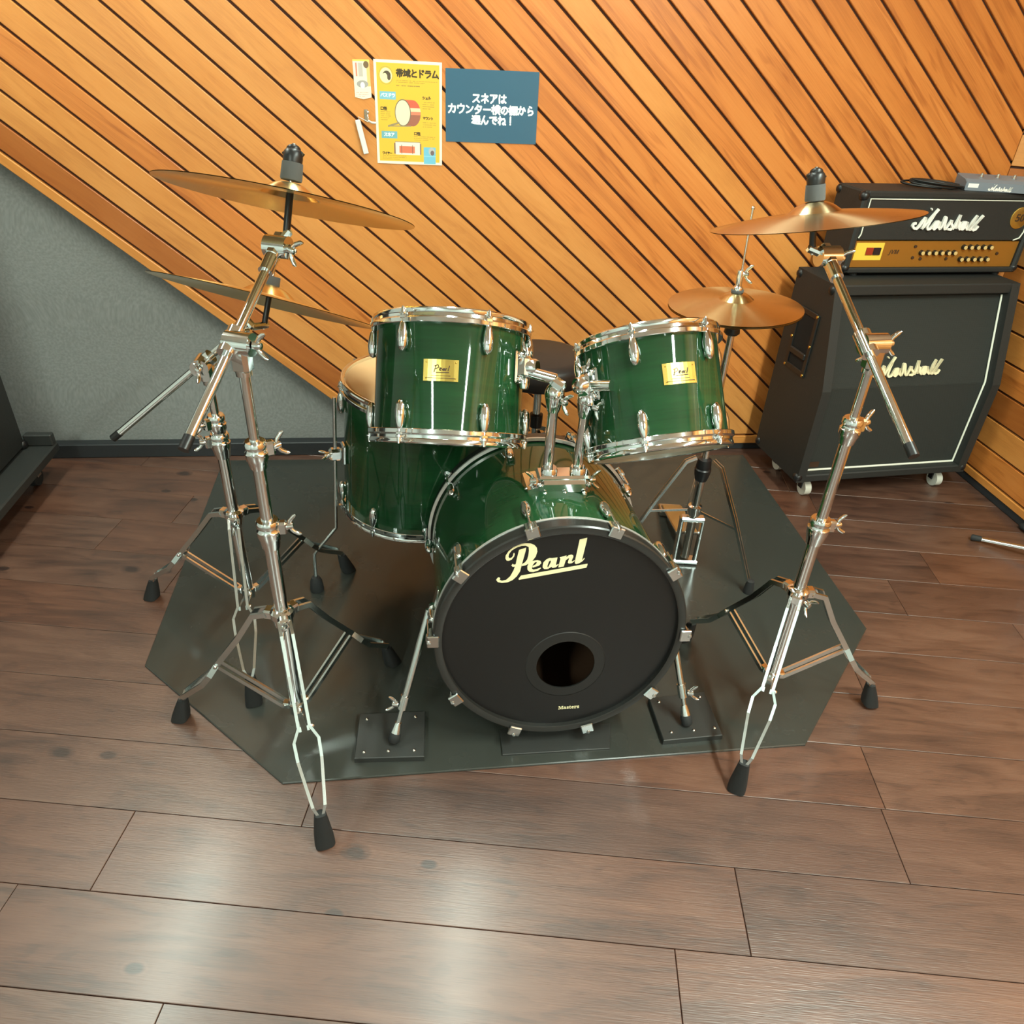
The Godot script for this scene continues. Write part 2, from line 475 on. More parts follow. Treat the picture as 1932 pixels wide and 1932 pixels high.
# ---------------------------------------------------------------- the room
const CAM := Vector3(0, 1.45, 0)
const WALL_A := Vector3(-1.761433, 0, -2.475834)
const WALL_D := Vector3(0.990244, 0, -0.139342)
const SIDE_C := Vector3(1.849063, 0, -2.70298)
const SIDE_D := Vector3(0.116734, 0, 0.993163)
const CEIL := 2.5
const LEAN := 0.84805            # rise of the diagonal planks per metre
func _ready() -> void:
	var cam := Camera3D.new()
	cam.name = "camera"
	cam.fov = 69.2113
	cam.near = 0.02
	cam.far = 60.0
	cam.transform = Transform3D(Basis(Vector3(0.998592, 0.044671, -0.028595), Vector3(-0.053039, 0.841039, -0.538369), Vector3(0.0, 0.539127, 0.842224)), CAM)
	add_child(cam)
	cam.current = true
	var we := WorldEnvironment.new()
	we.name = "environment"
	var e := Environment.new()
	e.background_mode = Environment.BG_COLOR
	e.background_color = Color(0.02, 0.02, 0.02)
	e.tonemap_mode = Environment.TONE_MAPPER_LINEAR
	e.tonemap_exposure = 1.0
	e.sdfgi_enabled = true
	e.ssao_enabled = true
	e.ssil_enabled = true
	we.environment = e
	add_child(we)
	make_materials()
	lamps()
	room_shell()
	plank_wall()
	side_wall()
	floor_boards()
	drum_mat()
	bass_drum()
	toms()
	floor_tom()
	stands_and_cymbals()
	hi_hat()
	throne_and_snare_stand()
	guitar_stack()
	left_cabinet()
	mic_stand()
	wall_papers()

const LAMPS := [[-0.15, -1.92, 0.54], [-1.55, -1.92, 0.66], [1.35, -0.62, 2.1], [1.6, 1.2, 2.0], [-1.3, 1.6, 1.7]]
const LAMP_W := 0.13
const LAMP_L := 1.2
const LAMP_ENERGY := 4.5
func lamps() -> void:
	var words := ["long ceiling lamp above the drum kit", "long ceiling lamp above the grey wall panel", "long ceiling lamp above the right of the kit", "long ceiling lamp behind the viewpoint on the right", "long ceiling lamp behind the viewpoint on the left"]
	for k in LAMPS.size():
		var p := Vector3(LAMPS[k][0], CEIL, LAMPS[k][1])
		var o := thing("ceiling_lamp", words[k], "lamp", at(p), "ceiling lamps")
		var f := MB.new()
		for s in [-1.0, 1.0]:
			f.box(at(p + Vector3(s * (LAMP_W / 2 + 0.01), -0.02, 0)), Vector3(0.02, 0.04, LAMP_L + 0.04), 0.003)
			f.box(at(p + Vector3(0, -0.02, s * (LAMP_L / 2 + 0.01))), Vector3(LAMP_W, 0.04, 0.02), 0.003)
		part(o, "lamp_frame", f, M.lamp_frame)
		part(o, "diffuser", MB.new().box(at(p + Vector3(0, -0.016, 0)), Vector3(LAMP_W, 0.03, LAMP_L)), M.lamp)
		var l := AreaLight3D.new()
		l.name = "lamp_light"
		l.area_size = Vector2(LAMP_W, LAMP_L)
		l.light_color = Color(0.93, 1.0, 0.95)
		l.light_energy = LAMP_ENERGY * LAMPS[k][2]
		l.shadow_enabled = true
		l.set("area_range", 12.0)
		l.set("area_attenuation", 2.0)
		o.add_child(l)
		l.position = Vector3(0, -0.034, 0)
		l.rotation_degrees = Vector3(-90, 0, 0)

func wall_frame() -> Transform3D:
	return Transform3D(Basis(WALL_D, Vector3.UP, WALL_D.cross(Vector3.UP)), WALL_A)
func side_frame() -> Transform3D:
	return Transform3D(Basis(SIDE_D, Vector3.UP, SIDE_D.cross(Vector3.UP)), SIDE_C)
func room_shell() -> void:
	var c := setting("ceiling")
	part(c, "ceiling_board", MB.new().box(at(Vector3(-0.3, CEIL + 0.06, -0.4)), Vector3(5.6, 0.12, 6.2)), M.ceiling)
	var l := setting("wall_left")
	part(l, "wall_face", MB.new().box(at(Vector3(-2.66, CEIL / 2, -0.1)), Vector3(0.12, CEIL, 5.6)), M.wall_plain)
	var f := setting("wall_front")
	part(f, "wall_face", MB.new().box(at(Vector3(-0.2, CEIL / 2, 2.5)), Vector3(5.6, CEIL, 0.12)), M.wall_plain)

# pieces between two seams q0 and q1 (height at s = 0), cut to the outline
func plank_wall() -> void:
	var X := wall_frame()
	var w := setting("wall_back")
	part(w, "wall_core", MB.new().box(X * at(Vector3(1.45, CEIL / 2, -0.12)), Vector3(5.0, CEIL, 0.12)), M.wall_plain)
	# grey panel under the slanted edge, and the dark backing of the grooves
	var s0 := -1.0
	var s1 := 3.52
	var grey := v2([s0, 0.0, 1.50, 0.0, 1.34, 0.03, s0, 1.17 - LEAN * s0])
	part(w, "fabric_panel", MB.new().slab(X, grey, -0.07, -0.045), M.fabric, "grey felt-like panel under the slanted plank edge")
	var q0 := 1.138
	var wood := v2([(q0 - 0.03) / LEAN, 0.03, s1, 0.03, s1, CEIL, s0, CEIL, s0, q0 - LEAN * s0])
	part(w, "groove_backing", MB.new().slab(X, wood, -0.059, -0.011), M.groove)
	# slanted edge strip and bottom strip
	var edge := v2([(q0 - 0.03) / LEAN, 0.03, (q0 + 0.040 - 0.03) / LEAN, 0.03, s0, q0 + 0.040 - LEAN * s0, s0, q0 - LEAN * s0])
	var du := Transform2D(Vector2(0.32, -1.1), Vector2(-0.27, 1.3), Vector2(0.3, 0.55))
	part(w, "edge_strip", MB.new().slab(X, edge, -0.046, 0.003, 0.002, grain(0.1, 0.3)), M.trim_wood, "pale slanted strip edging the planks")
	var low := v2([1.37, 0.032, s1, 0.032, s1, 0.066, 1.33, 0.066])
	part(w, "bottom_strip", MB.new().slab(X, low, -0.03, 0.003, 0.002, Transform2D(Vector2(0.38, 0), Vector2(0, 1.5), Vector2(0.2, 0.2))), M.trim_wood)
	var seams := [1.1836, 1.288, 1.39, 1.494, 1.602, 1.704, 1.808, 1.914, 2.021, 2.128, 2.237, 2.347, 2.453, 2.563, 2.672, 2.778, 2.885, 2.995, 3.099, 3.203, 3.31, 3.415, 3.519, 3.623, 3.727, 3.83, 3.931, 4.033, 4.134, 4.236, 4.34]
	while seams[-1] < CEIL + LEAN * s1: seams.append(seams[-1] + 0.1035)
	var room := v2([(1.1836 - 0.0745) / LEAN, 0.0745, s1, 0.0745, s1, CEIL, s0, CEIL, s0, 1.1836 - LEAN * s0])
	var rng := RandomNumberGenerator.new()
	rng.seed = 9
	var g := 0.0056
	var ms := [M.plank_a, M.plank_c, M.plank_b, M.plank_d]
	for k in seams.size() - 1:
		var a: float = seams[k] + g
		var b: float = seams[k + 1] - g
		var band := v2([-4, a + LEAN * 4, 8, a - LEAN * 8, 8, b - LEAN * 8, -4, b + LEAN * 4])
		for piece in Geometry2D.intersect_polygons(band, room):
			if piece.size() < 3: continue
			var m: Material = ms[rng.randi() % 2 + (0 if k < 13 else (rng.randi() % 2 + 1 if k < 19 else 2))]
			if k == 0 or k == 3: m = M.plank_red if k == 0 else M.plank_b
			part(w, "plank", MB.new().slab(X, piece, -0.011, 0.0, 0.0018, grain(rng.randf(), 0.05 + rng.randf() * 0.5)), m)
	var bb := setting("baseboard_back")
	part(bb, "grey_section", MB.new().box(X * at(Vector3(0.1, 0.0285, -0.022)), Vector3(2.5, 0.057, 0.044), 0.003), M.baseboard)
	part(bb, "plank_section", MB.new().box(X * at(Vector3(2.435, 0.0155, -0.028)), Vector3(2.16, 0.031, 0.044), 0.003), M.baseboard)
# texture axes turned to run with the slanted planks
func grain(u: float, v: float) -> Transform2D:
	var a := deg_to_rad(40.3)
	var lu := 2.6
	var lv := 0.64
	return Transform2D(Vector2(cos(a) / lu, sin(a) / lv), Vector2(-sin(a) / lu, cos(a) / lv), Vector2(u, v))

func side_wall() -> void:
	var X := side_frame()
	var w := setting("wall_right")
	var a := -0.22
	var b := 5.0
	part(w, "wall_core", MB.new().box(X * at(Vector3(2.3, CEIL / 2, -0.10)), Vector3(5.6, CEIL, 0.12)), M.wall_plain)
	part(w, "groove_backing", MB.new().slab(X, v2([a, 0.03, b, 0.03, b, CEIL, a, CEIL]), -0.04, -0.011), M.groove)
	# narrow return that meets the back wall
	var p0 := WALL_A + WALL_D * 3.52
	var p1 := SIDE_C + SIDE_D * a
	var d := (p1 - p0).normalized()
	var L := (p1 - p0).length()
	var N := Transform3D(Basis(d, Vector3.UP, d.cross(Vector3.UP)), p0)
	part(w, "groove_backing", MB.new().slab(N, v2([0, 0.03, L, 0.03, L, CEIL, 0, CEIL]), -0.03, -0.011), M.groove)
	var rng := RandomNumberGenerator.new()
	rng.seed = 4
	var h := 0.065
	var first := true
	while h < CEIL:
		var lo := 0.032 if first else h + 0.0042
		var hi := h - 0.004 if first else minf(h + 0.107 - 0.0042, CEIL)
		var uvx := Transform2D(Vector2(1 / 2.6, 0), Vector2(0, 1 / 0.64), Vector2(rng.randf(), rng.randf()))
		var m: Material = M.trim_wood if first else [M.plank_a, M.plank_b, M.plank_c, M.plank_red][rng.randi() % 4]
		part(w, "bottom_strip" if first else "plank", MB.new().slab(X, v2([a, lo, b, lo, b, hi, a, hi]), -0.011, 0.003 if first else 0.0, 0.0018, uvx), m)
		part(w, "bottom_strip" if first else "plank", MB.new().slab(N, v2([0, lo, L, lo, L, hi, 0, hi]), -0.011, 0.0, 0.0018, uvx), m)
		if not first: h += 0.107
		first = false
	var bb := setting("baseboard_right")
	part(bb, "board", MB.new().box(X * at(Vector3(2.4, 0.0155, -0.006)), Vector3(5.2, 0.031, 0.012), 0.003), M.baseboard)

func floor_boards() -> void:
	var f := setting("floor")
	part(f, "sub_floor", MB.new().box(at(Vector3(-0.3, -0.058, -0.4)), Vector3(5.4, 0.1, 6.1)), M.groove)
	var ang := atan(0.045)
	var X := Transform3D(Basis(Vector3.UP, -ang), Vector3.ZERO)
	var rng := RandomNumberGenerator.new()
	rng.seed = 77
	var known := {0: -0.59, 1: 0.32, 2: 0.465, 3: -0.46}
	for r in range(-16, 15):
		var z1 := -0.408 - 0.18 * r
		var z0 := z1 - 0.18
		var j: float = known.get(r, rng.randf() * 1.29)
		j = j - 1.29 * ceil((j + 2.7) / 1.29)
		while j < 2.2:
			var a := maxf(j, -2.7) + 0.0007
			var b := minf(j + 1.29, 2.3) - 0.0007
			if b - a > 0.02:
				var c := Vector3((a + b) / 2, -0.004, (z0 + z1) / 2)
				var uvo := Vector2(rng.randf(), 0.12 + rng.randf() * 0.76)
				part(f, "plank", board(X * at(c), Vector3(b - a, 0.008, 0.18 - 0.0016), uvo), M["board_%d" % (rng.randi() % 3)])
			j += 1.29
func board(X: Transform3D, s: Vector3, uvo: Vector2) -> MB:
	var m := MB.new()
	var h := s / 2
	var b := 0.0009
	var T := Transform2D(Vector2(1 / 2.6, 0), Vector2(0, 1 / 0.9), uvo)
	var Y := X * Transform3D(Basis(Vector3.RIGHT, Vector3.FORWARD, Vector3.UP), Vector3.ZERO)
	m.slab(Y, v2([-h.x, -h.z, h.x, -h.z, h.x, h.z, -h.x, h.z]), -h.y, h.y, b, T)
	return m

func drum_mat() -> void:
	var Y := Transform3D(Basis(Vector3.RIGHT, Vector3.FORWARD, Vector3.UP), Vector3.ZERO)
	var o := [-0.95, -1.409, -0.486, -1.069, 0.758, -1.261, 1.08, -1.716, 0.963, -2.80, -1.139, -2.52]
	var q := PackedVector2Array()
	for k in range(0, o.size(), 2): q.append(Vector2(o[k], -o[k + 1]))
	solo("drum_mat", MB.new().slab(Y, q, 0.0005, 0.006, 0.002), M.mat_rubber, Vector3(0, 0, -1.8), "large dark six-sided mat lying under the drum kit", "mat")
	var strip := v2([0.008, 1.176, 0.267, 1.212, 0.276, 1.292, -0.002, 1.252])
	solo("stop_strip", MB.new().slab(Y, strip, 0.006, 0.011, 0.001), M.block, Vector3(0.13, 0.006, -1.23), "flat dark strip on the mat under the bass drum front", "strip")
	for k in 2:
		var pts: Array = [[-0.336, 1.134, -0.175, 1.15, -0.19, 1.288, -0.35, 1.268], [0.399, 1.235, 0.549, 1.262, 0.53, 1.405, 0.38, 1.372]][k]
		var c: Vector3 = [Vector3(-0.262, 0.006, -1.21), Vector3(0.465, 0.006, -1.32)][k]
		var t := thing("anchor_block", ["flat black block with screws under the left spur foot", "flat black block with screws under the right spur foot"][k], "block", at(c), "spur anchor blocks")
		part(t, "plate", MB.new().slab(Y, v2(pts), 0.006, 0.022, 0.0015), M.block)
		var sc := MB.new().lathe(Transform3D.IDENTITY, [Vector2(0.0045, 0), Vector2(0.0042, 0.0015), Vector2(0.0025, 0.003), Vector2(0, 0.0034)], 12).mesh()
		for p in [[-0.317, -1.153, -0.261, -1.160, -0.201, -1.166, -0.329, -1.252, -0.212, -1.268], [0.422, -1.262, 0.479, -1.272, 0.533, -1.283, 0.515, -1.385, 0.405, -1.36]][k].size() / 2:
			var S: Array = [[-0.317, -1.153, -0.261, -1.160, -0.201, -1.166, -0.329, -1.252, -0.212, -1.268], [0.422, -1.262, 0.479, -1.272, 0.533, -1.283, 0.515, -1.385, 0.405, -1.36]][k]
			put(t, "screw", sc, M.steel, at(Vector3(S[2 * p], 0.022, S[2 * p + 1])))

# ---------------------------------------------------------------- drums
var lug_mesh: ArrayMesh
var wing_mesh: ArrayMesh
var bolt_mesh: ArrayMesh
func small_parts() -> void:
	if lug_mesh: return
	# rounded lug: Y along the drum, Z away from the shell, its rod leaves towards +Y
	var m := MB.new()
	m.lathe(Transform3D(Basis.from_scale(Vector3(1, 1, 1.05)), Vector3(0, 0, 0.009)), [Vector2(0, -0.031), Vector2(0.0055, -0.029), Vector2(0.0098, -0.02), Vector2(0.0115, -0.006), Vector2(0.0112, 0.006), Vector2(0.009, 0.018), Vector2(0.0068, 0.026), Vector2(0.0052, 0.03), Vector2(0, 0.031)], 16, 60)
	m.box(at(Vector3(0, -0.004, 0.003)), Vector3(0.013, 0.042, 0.01), 0.002)
	lug_mesh = m.mesh()
	# wing nut: Y along its bolt
	var w := MB.new()
	w.lathe(Transform3D.IDENTITY, [Vector2(0.0, 0), Vector2(0.0075, 0), Vector2(0.0078, 0.006), Vector2(0.006, 0.014), Vector2(0, 0.015)], 14)
	for s in [-1.0, 1.0]:
		w.tube([Vector3(s * 0.004, 0.006, 0), Vector3(s * 0.013, 0.011, 0), Vector3(s * 0.021, 0.020, 0), Vector3(s * 0.023, 0.025, 0)], [0.0042, 0.0046, 0.0044, 0.002], 8)
	wing_mesh = w.mesh()
	bolt_mesh = MB.new().lathe(Transform3D.IDENTITY, [Vector2(0, 0), Vector2(0.006, 0), Vector2(0.006, 0.003), Vector2(0.0046, 0.004), Vector2(0.0046, 0.009), Vector2(0.003, 0.011), Vector2(0, 0.011)], 10).mesh()
func hoop_profile(R: float, h: float) -> Array:
	var k := h / 0.034
	return [Vector2(R - 0.003, 0), Vector2(R + 0.0115, 0), Vector2(R + 0.013, 0.0015 * k), Vector2(R + 0.013, 0.010 * k), Vector2(R + 0.0115, 0.0125 * k), Vector2(R + 0.008, 0.0145 * k), Vector2(R + 0.0075, 0.021 * k), Vector2(R + 0.009, 0.0235 * k), Vector2(R + 0.0095, 0.030 * k), Vector2(R + 0.0075, 0.033 * k), Vector2(R + 0.004, 0.034 * k), Vector2(R - 0.001, 0.034 * k), Vector2(R - 0.003, 0.032 * k), Vector2(R - 0.003, 0)]
# X: centre of the drum, Y its axis; az in degrees from Z towards X
func drum_body(t: Node3D, X: Transform3D, R: float, half: float, az0: float, count: int, lug_in: float, top_mat: Material, bottom_mat: Material) -> void:
	small_parts()
	var hh := 0.032
	var ys := half - 0.012
	var sh := MB.new()
	sh.lathe(X, [Vector2(R - 0.006, -ys), Vector2(R, -ys + 0.002), Vector2(R, ys - 0.002), Vector2(R - 0.006, ys)], 72, 20)
	part(t, "shell", sh, M.green, "glossy translucent green shell")
	part(t, "shell_lining", MB.new().lathe(X, [Vector2(R - 0.006, ys), Vector2(R - 0.006, -ys)], 48), M.shell_inside)
	var top := part(t, "top_hoop", MB.new().lathe(X * at(Vector3(0, half - hh, 0)), hoop_profile(R, hh), 72, 30), M.chrome, "chrome top hoop")
	var bot := part(t, "bottom_hoop", MB.new().lathe(X * Transform3D(Basis(Vector3.RIGHT, PI), Vector3(0, -half + hh, 0)), hoop_profile(R, hh), 72, 30), M.chrome, "chrome bottom hoop")
	part(t, "top_head", MB.new().lathe(X, [Vector2(R + 0.003, half - 0.024), Vector2(R - 0.002, half - 0.011), Vector2(R - 0.012, half - 0.009), Vector2(0, half - 0.009)], 64), top_mat)
	part(t, "bottom_head", MB.new().lathe(X, [Vector2(0, -half + 0.009), Vector2(R - 0.012, -half + 0.009), Vector2(R - 0.002, -half + 0.011), Vector2(R + 0.003, -half + 0.024)], 64), bottom_mat)
	var rod_len := lug_in - 0.022
	var rod := MB.new()
	rod.tube([Vector3(0, 0, 0), Vector3(0, rod_len + 0.012, 0)], 0.0028, 8)
	rod.lathe(at(Vector3(0, rod_len - 0.004, 0)), [Vector2(0, 0), Vector2(0.0075, 0), Vector2(0.0075, 0.003), Vector2(0.0048, 0.004), Vector2(0.0042, 0.013), Vector2(0, 0.014)], 10)
	rod.box(at(Vector3(0, rod_len - 0.009, -0.004)), Vector3(0.016, 0.009, 0.014), 0.002)
	var rm := rod.mesh()
	for k in count:
		var a := deg_to_rad(az0 + 360.0 * k / count)
		var turn := Transform3D(Basis(Vector3.UP, a), Vector3.ZERO)
		for s in [1.0, -1.0]:
			var flip := Transform3D.IDENTITY if s > 0 else Transform3D(Basis(Vector3.BACK, PI), Vector3.ZERO)
			var L := X * turn * at(Vector3(0, s * (half - lug_in - 0.012), R)) * flip
			var lug := put(t, "lug", lug_mesh, M.chrome, L)
			put(lug, "tension_rod", rm, M.chrome, L * at(Vector3(0, 0.022, 0.011)))
func badge(t: Node3D, X: Transform3D, R: float, az: float, y: float, flip_words := false) -> void:
	var a := deg_to_rad(az)
	var b := MB.new()
	var w := 0.072
	var h := 0.044
	var Y := X * Transform3D(Basis(Vector3.UP, a), Vector3.ZERO)
	# plate bent to the shell
	var n := 8
	for k in n:
		var p0 := (float(k) / n - 0.5) * w / R
		var p1 := (float(k + 1) / n - 0.5) * w / R
		var q := []
		for r in [R + 0.0002, R + 0.0022]:
			for p in [p0, p1]:
				for yy in [-h / 2, h / 2]:
					q.append(Y * Vector3(sin(p) * r, y + yy, cos(p) * r))
		var o := Y.basis * Vector3(sin((p0 + p1) / 2), 0, cos((p0 + p1) / 2))
		b.fquad(q[4], q[6], q[7], q[5], o)
		b.fquad(q[1], q[3], q[7], q[5], Y.basis.y)
		b.fquad(q[0], q[2], q[6], q[4], -Y.basis.y)
		if k == 0: b.fquad(q[0], q[1], q[5], q[4], -Y.basis.x)
		if k == n - 1: b.fquad(q[2], q[3], q[7], q[6], Y.basis.x)
	var bp := part(t, "badge", b, M.gold, "small brass maker's badge")
	var F := Y * at(Vector3(0, y, R + 0.0022))
	var word := MB.new()
	for st in [[-0.014, -0.004, -0.010, 0.010], [-0.014, 0.008, -0.006, 0.011, -0.004, 0.006, -0.011, 0.002], [-0.003, 0.000, 0.002, 0.004, -0.002, 0.005, -0.003, 0.0, 0.001, -0.001], [0.007, 0.004, 0.003, 0.002, 0.005, -0.001, 0.008, 0.004, 0.008, -0.001], [0.010, 0.004, 0.010, -0.001], [0.010, 0.003, 0.013, 0.004], [0.018, 0.010, 0.015, -0.001], [-0.010, -0.005, 0.017, -0.004]]:
		word.ribbon(F, v2(st), 0.0008, -0.0015, 0.0004)
	for st in [[-0.030, -0.016, 0.030, -0.016], [-0.020, -0.011, 0.020, -0.011]]:
		word.ribbon(F, v2(st), 0.0005, -0.0025, 0.0001)
	part(bp, "badge_lettering", word, M.panel_ink)
	for s in [[-1, -1], [1, -1], [1, 1], [-1, 1]]:
		var g := float(s[0]) * (w / 2 - 0.006) / R
		put(bp, "badge_pin", MB.new().ball(Transform3D.IDENTITY, Vector3(0.0018, 0.0018, 0.0012), 8, 5).mesh(), M.brass, Y * Transform3D(Basis(Vector3.UP, g), Vector3(sin(g) * (R + 0.002), y + s[1] * (h / 2 - 0.006), cos(g) * (R + 0.002))))

const BASS_C := Vector3(0.126, 0.327, -1.246)
const BASS_YAW := 8.4
const BASS_TILT := 4.3
const BASS_R := 0.286
const BASS_DEPTH := 0.50
const TOM_L := Vector3(-0.157, 0.781, -1.571)
const TOM_R := Vector3(0.304, 0.780, -1.563)
func bass_drum() -> void:
	small_parts()
	var ya := deg_to_rad(BASS_YAW)
	var ti := deg_to_rad(BASS_TILT)
	var n := Vector3(sin(ya) * cos(ti), sin(ti), cos(ya) * cos(ti))
	var u := Vector3.UP.cross(n).normalized()
	var v := n.cross(u)
	var c := BASS_C
	var t := thing("bass_drum", "big green bass drum with black front head lying on its side", "drum", Transform3D(Basis(Vector3.UP, ya), Vector3(c.x, 0, c.z) - n * 0.25))
	# X: centre of the front edge, Y along the axis towards the viewer
	var X := Transform3D(Basis(u, n, u.cross(n)), c)
	var hw := 0.040
	var Rs := 0.276
	var zs := -hw + 0.012
	var ze := -BASS_DEPTH + hw - 0.012
	var sh := MB.new()
	sh.lathe(X, [Vector2(Rs - 0.008, ze), Vector2(Rs, ze + 0.002), Vector2(Rs, zs - 0.002), Vector2(Rs - 0.008, zs)], 96, 20)
	part(t, "shell", sh, M.green, "glossy translucent green shell")
	part(t, "shell_lining", MB.new().lathe(X, [Vector2(Rs - 0.008, zs), Vector2(Rs - 0.008, ze)], 64), M.shell_inside)
	for e in 2:
		var H := X if e == 0 else X * Transform3D(Basis(Vector3.RIGHT, PI), Vector3(0, -BASS_DEPTH, 0))
		var R := BASS_R
		var hp := [Vector2(R - 0.019, -0.001), Vector2(R - 0.017, 0.0), Vector2(R - 0.003, 0.0), Vector2(R, -0.003), Vector2(R, -hw + 0.007), Vector2(R - 0.009, -hw + 0.006), Vector2(R - 0.019, -hw + 0.006), Vector2(R - 0.019, -0.001)]
		hp.reverse()
		var ho := part(t, ["front_hoop", "rear_hoop"][e], MB.new().lathe(H, hp, 96, 30), M.hoop_black, "black lacquered hoop")
		part(ho, "hoop_inlay", MB.new().lathe(H, [Vector2(R - 0.006, -hw), Vector2(R + 0.0014, -hw + 0.001), Vector2(R + 0.0014, -hw + 0.0075), Vector2(R - 0.006, -hw + 0.0075)], 96, 30), M.inlay, "bright metal ring at the inner edge of the hoop")
	# front head with its round port
	var hx := X * Transform3D(Basis(Vector3.RIGHT, Vector3.FORWARD, Vector3.UP), Vector3(0, -0.012, 0))
	var hole := Vector2(0.0165, -0.088)
	var hr := 0.068
	var RH := BASS_R - 0.0185
	var hm := MB.new()
	var ring := MB.new()
	var N := 72
	var at2 := func(p: Vector2, z: float) -> Vector3: return hx * Vector3(p.x, p.y, z)
	for k in N:
		var pts := []
		for j in 2:
			var a := TAU * (k + j) / N
			var d := Vector2(cos(a), sin(a))
			var b := hole.dot(d)
			var far := -b + sqrt(b * b - hole.length_squared() + RH * RH)
			pts.append([hole + d * hr, hole + d * far, d])
		hm.fquad(at2.call(pts[0][0], 0), at2.call(pts[1][0], 0), at2.call(pts[1][1], 0), at2.call(pts[0][1], 0), n)
		var d0: Vector2 = pts[0][2]
		var d1: Vector2 = pts[1][2]
		ring.fquad(at2.call(hole + d0 * hr, 0.0016), at2.call(hole + d1 * hr, 0.0016), at2.call(hole + d1 * (hr + 0.024), 0.0008), at2.call(hole + d0 * (hr + 0.024), 0.0008), n)
		ring.fquad(at2.call(hole + d0 * (hr + 0.024), 0.0012), at2.call(hole + d1 * (hr + 0.024), 0.0012), at2.call(hole + d1 * (hr + 0.026), 0.0001), at2.call(hole + d0 * (hr + 0.026), 0.0001), hx.basis * Vector3(d0.x, d0.y, 0))
		ring.fquad(at2.call(hole + d0 * hr, 0.0016), at2.call(hole + d1 * hr, 0.0016), at2.call(hole + d1 * hr, -0.002), at2.call(hole + d0 * hr, -0.002), hx.basis * Vector3(-d0.x, -d0.y, 0))
	var hd := part(t, "front_head", hm, M.head_black, "black front head with a round port and cream lettering")
	part(hd, "port_ring", ring, M.head_ring)
	var word := MB.new()
	for poly in [PEARL_BAR, PEARL_L, PEARL_R, PEARL_A, PEARL_E, PEARL_STEM, PEARL_BOWL]:
		word.slab(hx, v2(poly), 0.0003, 0.0009)
	part(hd, "head_lettering", word, M.logo, "cream script reading Pearl with an underline")
	var tm := TextMesh.new()
	var sf := SystemFont.new()
	sf.font_names = PackedStringArray(["Droid Serif"])
	sf.font_weight = 700
	tm.font = sf
	tm.text = "Masters"
	tm.font_size = 32
	tm.pixel_size = 0.00040
	tm.depth = 0.0006
	put(hd, "small_lettering", tm, M.logo, hx * Transform3D(Basis(Vector3.BACK, 0.02), Vector3(0.034, -0.219, 0.0005)), "small cream lettering reading Masters")
	part(t, "rear_head", MB.new().lathe(X, [Vector2(Rs - 0.004, -BASS_DEPTH + 0.016), Vector2(0, -BASS_DEPTH + 0.016)], 64), M.head_clear)
	# claws, rods and lugs, ten at each end
	var claw := MB.new()
	claw.box(at(Vector3(0, 0.004, 0.004)), Vector3(0.030, 0.007, 0.026), 0.002)
	claw.box(at(Vector3(0, -0.012, 0.0085)), Vector3(0.026, 0.036, 0.007), 0.002)
	claw.lathe(at(Vector3(0, -0.018, 0.0135)), [Vector2(0, 0), Vector2(0.0068, 0), Vector2(0.0065, 0.022), Vector2(0.004, 0.027), Vector2(0, 0.028)], 12)
	var cm := claw.mesh()
	var rodm := MB.new().tube([Vector3(0, 0, 0), Vector3(0, -0.058, 0)], 0.003, 8).mesh()
	for k in 10:
		var a := deg_to_rad(70.3 - 36.0 * k)
		var r := u * cos(a) + v * sin(a)
		for e in 2:
			var F := Transform3D(Basis(n.cross(r), n, r), c + r * (BASS_R - 0.004)) if e == 0 else Transform3D(Basis((-n).cross(r), -n, r), c - n * BASS_DEPTH + r * (BASS_R - 0.004))
			var cl := put(t, "claw", cm, M.chrome_worn, F)
			put(cl, "tension_rod", rodm, M.chrome, F * at(Vector3(0, -0.018, 0.0135)))
			put(t, "lug", lug_mesh, M.chrome, F * at(Vector3(0, -0.100, Rs - BASS_R + 0.004)))
	# tom holder on top of the shell
	var mc := Vector3(0.112, 0.600, -1.475)
	var mz := Vector3(0, 0, 1).rotated(Vector3.UP, ya)
	var MX := Transform3D(Basis(Vector3.UP, ya), mc)
	var holder := MB.new()
	for s in 13:
		pass
	var arc0 := []
	for s in 15:
		var a := deg_to_rad(-13.0 + 26.0 * s / 14)
		arc0.append(Vector2(sin(a) * 0.283, cos(a) * 0.283))
	var arc := PackedVector2Array(arc0)
	for s in 15: arc.append(arc0[14 - s] * (0.275 / 0.283))
	var axis_at := c - n * ((c.z - mc.z) / n.z)
	holder.slab(Transform3D(Basis(u, v, n), axis_at), arc, -0.045, 0.045)
	holder.box(MX * at(Vector3(0, -0.004, 0)), Vector3(0.112, 0.036, 0.062), 0.008)
	holder.box(MX * at(Vector3(0, 0.016, 0.0)), Vector3(0.124, 0.012, 0.05), 0.005)
	for s in [-1.0, 1.0]:
		holder.lathe(MX * at(Vector3(s * 0.033, -0.02, 0)), [Vector2(0, 0.055), Vector2(0.016, 0.055), Vector2(0.019, 0.05), Vector2(0.019, 0), Vector2(0, 0)], 18)
	var hp2 := part(t, "holder_base", holder, M.chrome, "chrome tom holder base")
	for s in [[-0.057, 0.0, 0.02], [0.057, 0.0, 0.02], [-0.045, -0.016, 0.034], [0.045, -0.016, 0.034], [0.0, -0.016, 0.034]]:
		put(hp2, "bolt", bolt_mesh, M.chrome, MX * Transform3D(Basis(Vector3.RIGHT, PI / 2), Vector3(s[0], s[1], s[2])))
	put(hp2, "wing_nut", wing_mesh, M.chrome, MX * Transform3D(Basis(Vector3.BACK, PI / 2), Vector3(-0.062, 0.0, 0)))
	put(hp2, "wing_nut", wing_mesh, M.chrome, MX * Transform3D(Basis(Vector3.BACK, -PI / 2), Vector3(0.062, 0.0, 0)))
